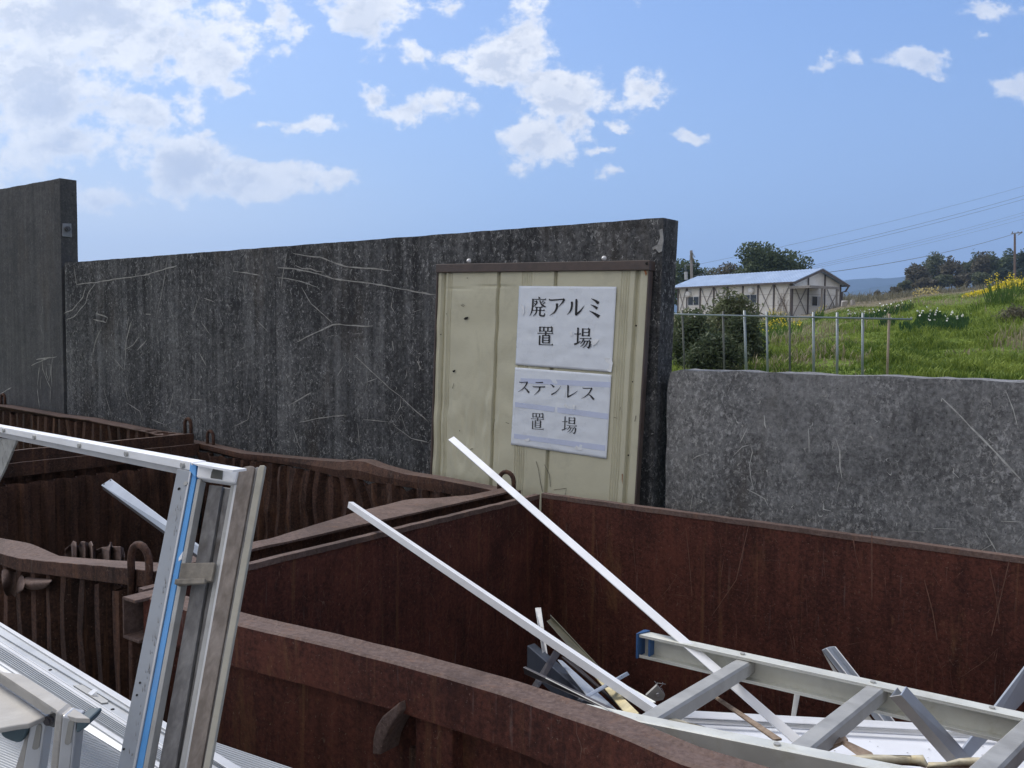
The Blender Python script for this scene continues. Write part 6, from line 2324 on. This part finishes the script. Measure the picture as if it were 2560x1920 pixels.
# shrubs behind the fence, left
def shrub(label, px, py_top, Y, hw, mat, n, size, arch=True):
    x = ground_at(px, Y)
    z = gz(x, Y, False) - .1
    top = atY(px, py_top, Y).z
    h = top - z
    w = hw / F * Y
    t = things('bamboo_shrub', label, 'shrub', Vector((x, Y, z)), 'shrubs behind the fence')
    mb, mt = MB(), MB()
    nst = 44
    for k in range(nst):
        a = random.uniform(0, 2 * math.pi)
        rr = random.random() ** .7
        hh = h * (1 - .45 * rr * rr) * random.uniform(.55, 1.0)
        if k < 6:
            rr, hh = 0.55 * random.random(), h * random.uniform(.8, 1.0)
        b = Vector((x + math.cos(a) * w * .55 * rr, Y + math.sin(a) * w * .4 * rr, z))
        tip = Vector((b.x + math.cos(a) * w * .5 * rr + random.gauss(-.10, .22) * w, b.y + math.sin(a) * w * .4 * rr, z + hh))
        pts = [b.lerp(tip, f) + UP * (h * .10 * math.sin(math.pi * f)) + Vector((0, 0, -h * .05 * f ** 3)) for f in (0, .25, .5, .75, 1.0)]
        mt.tube(pts, .010, 4, r2=.003)
        for _ in range(n // nst):
            f = random.random() ** .8
            p = b.lerp(tip, f) + UP * (h * .10 * math.sin(math.pi * f))
            sp_ = w * .20 * (1.1 - .75 * f) + .03
            p = p + Vector((random.gauss(0, sp_), random.gauss(0, sp_), random.gauss(0, sp_ * .8)))
            if p.z < z:
                continue
            sz = size * random.uniform(.6, 1.4)
            la_ = Vector((random.gauss(0, 1), random.gauss(0, 1), -abs(random.gauss(0, .8)))).normalized()
            lb_ = la_.cross(Vector((random.gauss(0, 1), random.gauss(0, 1), random.gauss(0, 1)))).normalized()
            mb.add([p - la_ * sz * .5, p + lb_ * sz * .17, p + la_ * sz * .7, p - lb_ * sz * .17], [(0, 1, 2, 3)])
    mb.build('foliage', mat, t, recalc=False)
    mt.build('stem', mtrunk, t, recalc=False)


shrub('dense dark shrub mass at the foot of the wall end behind the fence', 1740, 770, 15.5, 60, LG[5], 6000, .085)
shrub('tall feathery pale green bamboo shrub in front of the house windows', 1846, 716, 17.5, 54, LG[4], 4200, .10)
shrub('light sparse bamboo shrub left of the tall feathery one', 1795, 735, 18.0, 50, LG[4], 2600, .09)
shrub('low dark shrub under the feathery bamboo at the slope', 1868, 788, 16.0, 46, LG[5], 5000, .09)
shrub('small bushy shrub below the left house window', 1712, 772, 19.0, 28, LG[4], 1500, .09)
shrub('lowest dark shrub behind the wall top at the left fence posts', 1800, 832, 14.2, 66, LG[5], 6000, .08)
shrub('grey brown dry bush at the right edge of the bank', 2545, 768, 19.5, 40, LG[2], 2600, .07)

# ---- grass on the bank: one mass of blades
mgrass = mat_leaf('bank_grass', (0.055, 0.105, 0.012), (0.300, 0.370, 0.075), 0.7, trans=0.3)
mdry = mat_leaf('dry_grass', (0.20, 0.175, 0.105), (0.38, 0.33, 0.22), 0.7, trans=0.2)


def grass(mb, n, ya, yb, ra_, rb_, hmin, hmax, w, keep):
    for _ in range(n):
        y = ya * (yb / ya) ** random.random()
        r = random.uniform(ra_, rb_)
        x = r * y
        if not keep(x, y, r):
            continue
        z = gz(x, y) - .02
        k = 0.4 + 1.5 * max(0, noise.noise((x * 1.1, y * 1.1, 3)) + .3)
        h = random.uniform(hmin, hmax) * k * (1 if y < 20 else max(.45, 1 - (y - 20) * .03) if y < 70 else 1)
        a = random.uniform(0, 2 * math.pi)
        ln = h * random.uniform(.2, .75)
        dx, dy = math.cos(a), math.sin(a)
        px_, py_ = -dy * w, dx * w
        if abs(px_) < w * .5:
            px_ = w * (1 if px_ >= 0 else -1)
        m1 = (x + dx * ln * .35, y + dy * ln * .35, z + h * .62)
        tip = (x + dx * ln, y + dy * ln, z + h * random.uniform(.8, 1.0))
        o = len(mb.v)
        mb.v += [(x - px_, y - py_, z), (x + px_, y + py_, z), (m1[0] + px_ * .7, m1[1] + py_ * .7, m1[2]), (m1[0] - px_ * .7, m1[1] - py_ * .7, m1[2]), tip]
        mb.f += [(o, o + 1, o + 2, o + 3), (o + 3, o + 2, o + 4)]
        mb.mi += [0, 0]


dry_at = lambda x, y: noise.noise((x * .35, y * .35, 11)) + .5 * noise.noise((x * 1.3, y * 1.3, 14)) + max(0, (y - 34) / 26)
mb = MB()
grass(mb, 80000, 12.5, 52, .15, .62, .08, .19, .009, lambda x, y, r: dry_at(x, y) < .30 and not (r < .26 and y < 17 and random.random() < .6))
grass(mb, 14000, 5.5, 13.5, .05, .75, .06, .16, .007, lambda x, y, r: True)
tag(mb.build('grass', mgrass, None, recalc=False), 'lush green grass covering the sloping bank', 'grass', kind='stuff')
mb = MB()
grass(mb, 26000, 13, 75, .15, .62, .08, .26, .010, lambda x, y, r: dry_at(x, y) > .12)
tag(mb.build('dry_grass', mdry, None, recalc=False), 'dry straw coloured grass patches on the bank and field', 'grass', kind='stuff')
mb = MB()
grass(mb, 9000, 75, 165, .28, .62, .25, .8, .03, lambda x, y, r: True)
tag(mb.build('field_weeds', mat_leaf('weeds', (0.13, 0.125, 0.08), (0.24, 0.225, 0.16), .2, trans=.2), None, recalc=False), 'grey brown weeds over the far field', 'weeds', kind='stuff')

# ---- flowers
myel = mat_plain('yellow_petal', (0.72, 0.56, 0.03), 0.7, var=0.15, bump=0)
mwhite = mat_plain('white_petal', (0.80, 0.80, 0.76), 0.7, var=0.05, bump=0)
mstem = mat_leaf('flower_leaf', (0.06, 0.12, 0.03), (0.12, 0.19, 0.05), 3.0)
mdkl = mat_leaf('narcissus_leaf', (0.025, 0.065, 0.022), (0.06, 0.12, 0.045), 3.0)


def blossom(mb, p, s):
    a = Vector((random.gauss(0, 1), random.gauss(0, 1) - 1.0, random.gauss(0, .6) + .6)).normalized()
    u = a.cross(UP + Vector((.1, 0, 0))).normalized()
    v = a.cross(u)
    mb.add([p + u * s * math.cos(k * 1.0472) + v * s * math.sin(k * 1.0472) for k in range(6)], [(0, 1, 2, 3, 4, 5)])


def flower_clump(name, label, cat, px, py, Y, w, h, nf, fs, mat, leafm, group):
    P = hit(px, py)
    x, Y, z = P.x, P.y, P.z
    t = things(name, label, cat, Vector((x, Y, z)), group)
    mb, ml = MB(), MB()
    for _ in range(nf if name == 'rapeseed_plant' else int(nf * .65)):
        a, r = random.uniform(0, 6.28), random.random() ** .5
        q = Vector((x + math.cos(a) * w * r, Y + math.sin(a) * w * r, 0))
        q.z = gz(q.x, q.y)
        tp = q + Vector((random.gauss(0, .03), random.gauss(0, .03), h * random.uniform(.65, 1.05)))
        ml.tube([q, tp], .004, 3)
        if name == 'rapeseed_plant':
            for _k in range(7):
                blossom(mb, tp + Vector((random.gauss(0, .05), random.gauss(0, .05), random.uniform(-.16, .04))), fs * .62 * random.uniform(.6, 1.1))
        else:
            blossom(mb, tp, fs * random.uniform(.75, 1.1))
    grass_n = 120 if name != 'rapeseed_plant' else 50
    for _ in range(grass_n):
        a, r = random.uniform(0, 6.28), random.random() ** .5
        q = Vector((x + math.cos(a) * w * r, Y + math.sin(a) * w * r, 0))
        q.z = gz(q.x, q.y)
        hh = h * random.uniform(.5, .95)
        ln = Vector((random.gauss(0, .3), random.gauss(0, .3), 1)).normalized() * hh
        ml.add([q - Vector((.014, 0, 0)), q + Vector((.014, 0, 0)), q + ln * .6 + Vector((.012, 0, 0)), q + ln, q + ln * .6 - Vector((.012, 0, 0))], [(0, 1, 2, 3, 4)])
    mb.build('blossom', mat, t, recalc=False)
    ml.build('leaf', leafm, t, recalc=False)


cg = crop(2050, 500, 0.27124)
nar = [((430, 1110), 23, .55, 46, 'largest white narcissus clump right behind the fence rail'), ((690, 1040), 28, .55, 26, 'white narcissus clump highest on the bank beyond the last fence post'),
       ((1020, 1110), 24, .32, 20, 'round white narcissus clump in the middle of the bank'), ((930, 1200), 22.5, .45, 16, 'loose white narcissus clump lowest on the bank'),
       ((1265, 1160), 23.5, .28, 14, 'white narcissus clump right of the middle of the bank'), ((1190, 1200), 22.5, .35, 12, 'rightmost white narcissus clump low on the bank'), ((625, 1180), 21.5, .16, 7, 'small white narcissus clump beside the last fence post')]
for (p, Y, w, n, lb) in nar:
    flower_clump('narcissus_clump', lb, 'flowers', *cg(*p), Y, w, .30, n, .023, mwhite, mdkl, 'white narcissus clumps on the bank')
rape = [(cg(1655, 950), 27, .35, .75, 22, 'yellow rapeseed clump near the right edge of the bank'), (crop(1660, 540, .40687)(650, 670), 20, .28, .6, 14, 'yellow rapeseed clump below the rail right of the shrubs'),
        (crop(1660, 540, .40687)(725, 655), 22, .25, .55, 10, 'small yellow rapeseed plant below the rail nearest the house porch'), (crop(1660, 540, .40687)(470, 770), 16.5, .28, .55, 16, 'yellow rapeseed clump beside the dark shrubs low behind the fence'),
        (crop(1660, 540, .40687)(700, 760), 17.5, .55, .5, 22, 'widest yellow rapeseed clump low behind the fence posts'), (crop(1660, 540, .40687)(940, 640), 25, .2, .45, 6, 'tiny yellow rapeseed plant at the rail in the middle'),
        (crop(1660, 540, .40687)(2195, 500), 26, .3, .6, 14, 'yellow rapeseed clump at the far right below the crest')]
for (p, Y, w, h, n, lb) in rape:
    flower_clump('rapeseed_plant', lb, 'flowers', p[0], p[1], Y, w, h, n, .026, myel, mstem, 'yellow rapeseed plants on the bank')
# mass of rape flowers on the crest
mb = MB()
for _ in range(1900):
    px = 2400 + 260 * random.random() ** .7
    Y = random.uniform(30.5, 36)
    x = ground_at(px, Y)
    hh = interp([(2400, .15), (2460, .28), (2500, .5), (2540, .62), (2600, .5), (2700, .5)], px) * .5 * random.uniform(.2, 1.0)
    blossom(mb, Vector((x, Y, gz(x, Y) + hh)), .032 * random.uniform(.6, 1.1))
tag(mb.build('rapeseed_field', myel, None, recalc=False), 'mass of yellow rapeseed blossom along the crest of the bank', 'flowers', kind='stuff')
mb = MB()
for _ in range(120):
    px = random.uniform(2280, 2345)
    Y = random.uniform(48, 60)
    x = ground_at(px, Y)
    blossom(mb, Vector((x, Y, gz(x, Y) + random.uniform(.1, .5))), .05)
tag(mb.build('rapeseed_field', mat_plain('pale_yellow_petal', (0.40, 0.33, 0.13), 0.8, var=.2, bump=0), None, recalc=False), 'thin pale yellow rapeseed patch far out on the dry field', 'flowers', kind='stuff')

# ---- pipe fence behind the low wall
fy = 12.0
mpipe = mat_plain('galvanised_pipe', (0.25, 0.285, 0.305), 0.5, metal=0.4, var=0.1, scale=3)
mpipe_d = mat_plain('dark_pipe', (0.10, 0.105, 0.10), 0.7, metal=0.1, var=0.2, scale=3)
mpipe_r = mat_plain('rusty_pipe', (0.27, 0.22, 0.17), 0.8, var=0.25, scale=6)
fence = things('pipe_fence', 'thin metal pipe fence with one rail in front of the grassy bank', 'fence', Vector((ground_at(1950, fy), fy, .8)))
kf = crop(1660, 540, 0.40687)
mb = MB()
mb.tube([atY(*kf(-60, 600), fy - .04), atY(*kf(220, 608), fy - .04), atY(*kf(780, 620), fy - .04), atY(*kf(1525, 635), fy - .04)], .012, 8)
mb.build('rail', mpipe, fence, smooth=True)
for (xt, yt, xb, yb, mat_, r) in ((112, 578, 125, 920, mpipe_d, .015), (363, 585, 370, 925, mpipe_d, .016), (494, 580, 505, 932, mpipe, .020), (631, 588, 636, 936, mpipe, .017), (772, 588, 773, 938, mpipe_d, .017),
                                  (918, 590, 920, 944, mpipe, .020), (1064, 592, 1064, 948, mpipe, .020), (1222, 595, 1219, 955, mpipe, .020), (1384, 600, 1372, 960, mpipe_r, .019)):
    a, b = atY(*kf(xt, yt), fy), atY(*kf(xb, yb), fy)
    b = b + (b - a).normalized() * .35
    mb = MB()
    mb.tube([b, a], r * .82, 8)
    mb.build('fence_post', mat_, fence, smooth=True)

# ---- utility poles and wires
mpole = mat_plain('pole_concrete', (0.30, 0.285, 0.27), 0.9, var=0.15, scale=2)
YP = 122.0
pt, pb_ = atY(2537, 585, YP), atY(2538, 735, YP)
pole = things('utility_pole', 'brownish utility pole standing at the right beside the wood', 'utility pole', Vector((pb_.x, YP, pb_.z - 1)))
mb = MB()
mb.tube([pb_ - UP * 1.5, pt], .17, 10, r2=.13)
mb.build('pole_shaft', mat_plain('pole_brown', (0.17, 0.13, 0.11), 0.9, var=0.15, scale=2), pole)
mb = MB()
mb.tube([atY(2528, 584, YP), atY(2556, 581, YP)], .07, 6)
mb.tube([atY(2545, 588, YP), atY(2553, 582, YP)], .05, 6)
mb.build('cross_arm', mbr, pole)
for px in (2531, 2545, 2554):
    mb = MB()
    a = atY(px, 583, YP)
    mb.tube([a, a + UP * .22], .06, 6)
    mb.build('insulator', md_, pole)
YQ = 97.0
pt, pb_ = atY(1728, 626, YQ), atY(1731, 790, YQ)
pole2 = things('utility_pole', 'thick grey utility pole with ragged top behind the house at the left', 'utility pole', Vector((pb_.x, YQ, pb_.z)))
mb = MB()
mb.tube([pb_, pt], .17, 10, r2=.14)
mb.build('pole_shaft', mpole, pole2)
ch = crop(1680, 560, 0.18083)
mb = MB()
mb.tube([atY(*ch(172, 570), YQ), atY(*ch(332, 564), YQ)], .05, 6)
mb.tube([atY(*ch(176, 570), YQ - .1), atY(*ch(178, 642), YQ - .1)], .03, 5)
mb.tube([atY(*ch(192, 572), YQ - .1), atY(*ch(194, 650), YQ - .1)], .03, 5)
mb.build('cross_arm', mpipe, pole2)
mb = MB()
mb.tube([atY(*ch(192, 660), YQ - .3), atY(*ch(196, 770), YQ - .3)], .18, 10)
mb.build('transformer', mat_plain('transformer_grey', (0.42, 0.44, 0.46), 0.6, var=0.1, bump=0), pole2)
mb = MB()
for k in range(26):
    a = atY(*ch(268 + random.uniform(-12, 22), 375 + random.uniform(0, 90)), YQ - .2)
    mb.tube([a, a + Vector((random.uniform(-.25, .35), 0, -random.uniform(.2, .8)))], .012, 3)
mb.build('dry_vine', mat_plain('pole_vine', (0.22, 0.19, 0.13), .9, var=.2), pole2)


def wire(label, a, b, Ya, Yb, sag, r=.022):
    A, B = atY(*a, Ya), atY(*b, Yb)
    A2, B2 = A - (B - A) * 0.0, B + (B - A) * .25
    pts = []
    for i in range(25):
        f = i / 24
        p = A2.lerp(B2, f)
        p.z -= sag * 4 * f * (1 - f) * .5
        pts.append(p)
    mb = MB()
    mb.tube(pts, r, 5)
    tag(mb.build('power_line', mat_wire, None), label, 'power line', 'power lines in the sky')


mat_wire = mat_plain('wire_grey', (0.22, 0.23, 0.25), 0.7, var=0.05, bump=0)
c0 = crop(1280, 0, 0.57866)
wire('topmost faint power line above all the others', (1740, 662), (2560, 458), 97, 118, 1.2, .014)
wire('upper line of the bold double power line', (1960, 640), (2560, 484), 105, 120, .8, .020)
wire('lower line of the bold double power line', (1960, 646), (2560, 493), 105, 121, .8, .020)
wire('highest of the three faint parallel power lines', (2010, 668), (2560, 526), 110, 122, .8, .013)
wire('middle of the three faint parallel power lines', (2010, 672), (2560, 533), 110, 122.5, .8, .013)
wire('lowest of the three faint parallel power lines', (2010, 676), (2560, 542), 110, 123, .8, .013)
A, B = atY(2060, 682, 84), atY(2531, 586, YP)
pts = [A.lerp(B, i / 24) - UP * (1.9 * 4 * (i / 24) * (1 - i / 24) * .25) for i in range(25)]
mb = MB()
mb.tube(pts, .028, 5)
tag(mb.build('power_line', mat_wire, None), 'lowest thick power line running from the right pole to the house', 'power line', 'power lines in the sky')
wire('short double power line left of the large tree', (1735, 690), (1812, 664), 97, 97, .1, .02)

# stones at the far end of the house
for px, py, s, lb in ((2113, 764, .35, 'pale square stone block near the house end'), (2134, 763, .3, 'grey stone block right of the pale one near the house')):
    Y = 62
    P = atY(px, py, Y)
    P.z = gz(P.x, Y)
    mb = MB()
    vs = []
    for k in range(8):
        vs.append(P + Vector(((k & 1) * s - s / 2 + random.gauss(0, .03), ((k >> 1) & 1) * s + random.gauss(0, .03), ((k >> 2) & 1) * s * 1.1 + random.gauss(0, .03))))
    mb.hexa([vs[0], vs[1], vs[3], vs[2], vs[4], vs[5], vs[7], vs[6]])
    tag(mb.build('stone_block', mat_plain('stone', (0.33, 0.31, 0.29), .9, var=.2, scale=4), None, bevel=.03), lb, 'stone')

# ================================================================== haze
def haze():
    mb = MB()
    x0, x1, y0, y1, z0, z1 = -3000, 5200, -300, 4400, -60, 420
    mb.hexa([Vector(p) for p in ((x0, y0, z0), (x1, y0, z0), (x1, y1, z0), (x0, y1, z0), (x0, y0, z1), (x1, y0, z1), (x1, y1, z1), (x0, y1, z1))])
    m = bpy.data.materials.new('haze_air')
    m.use_nodes = True
    m.node_tree.nodes.clear()
    g = NT(m.node_tree)
    v = g.n('ShaderNodeVolumePrincipled', {'Color': (0.45, 0.66, 1.0), 'Density': 0.00030, 'Anisotropy': 0.3})
    g.n('ShaderNodeOutputMaterial', {'Volume': v.outputs[0]})
    tag(mb.build('haze', m, None), kind='stuff')
HAZE = True
if HAZE:
    haze()
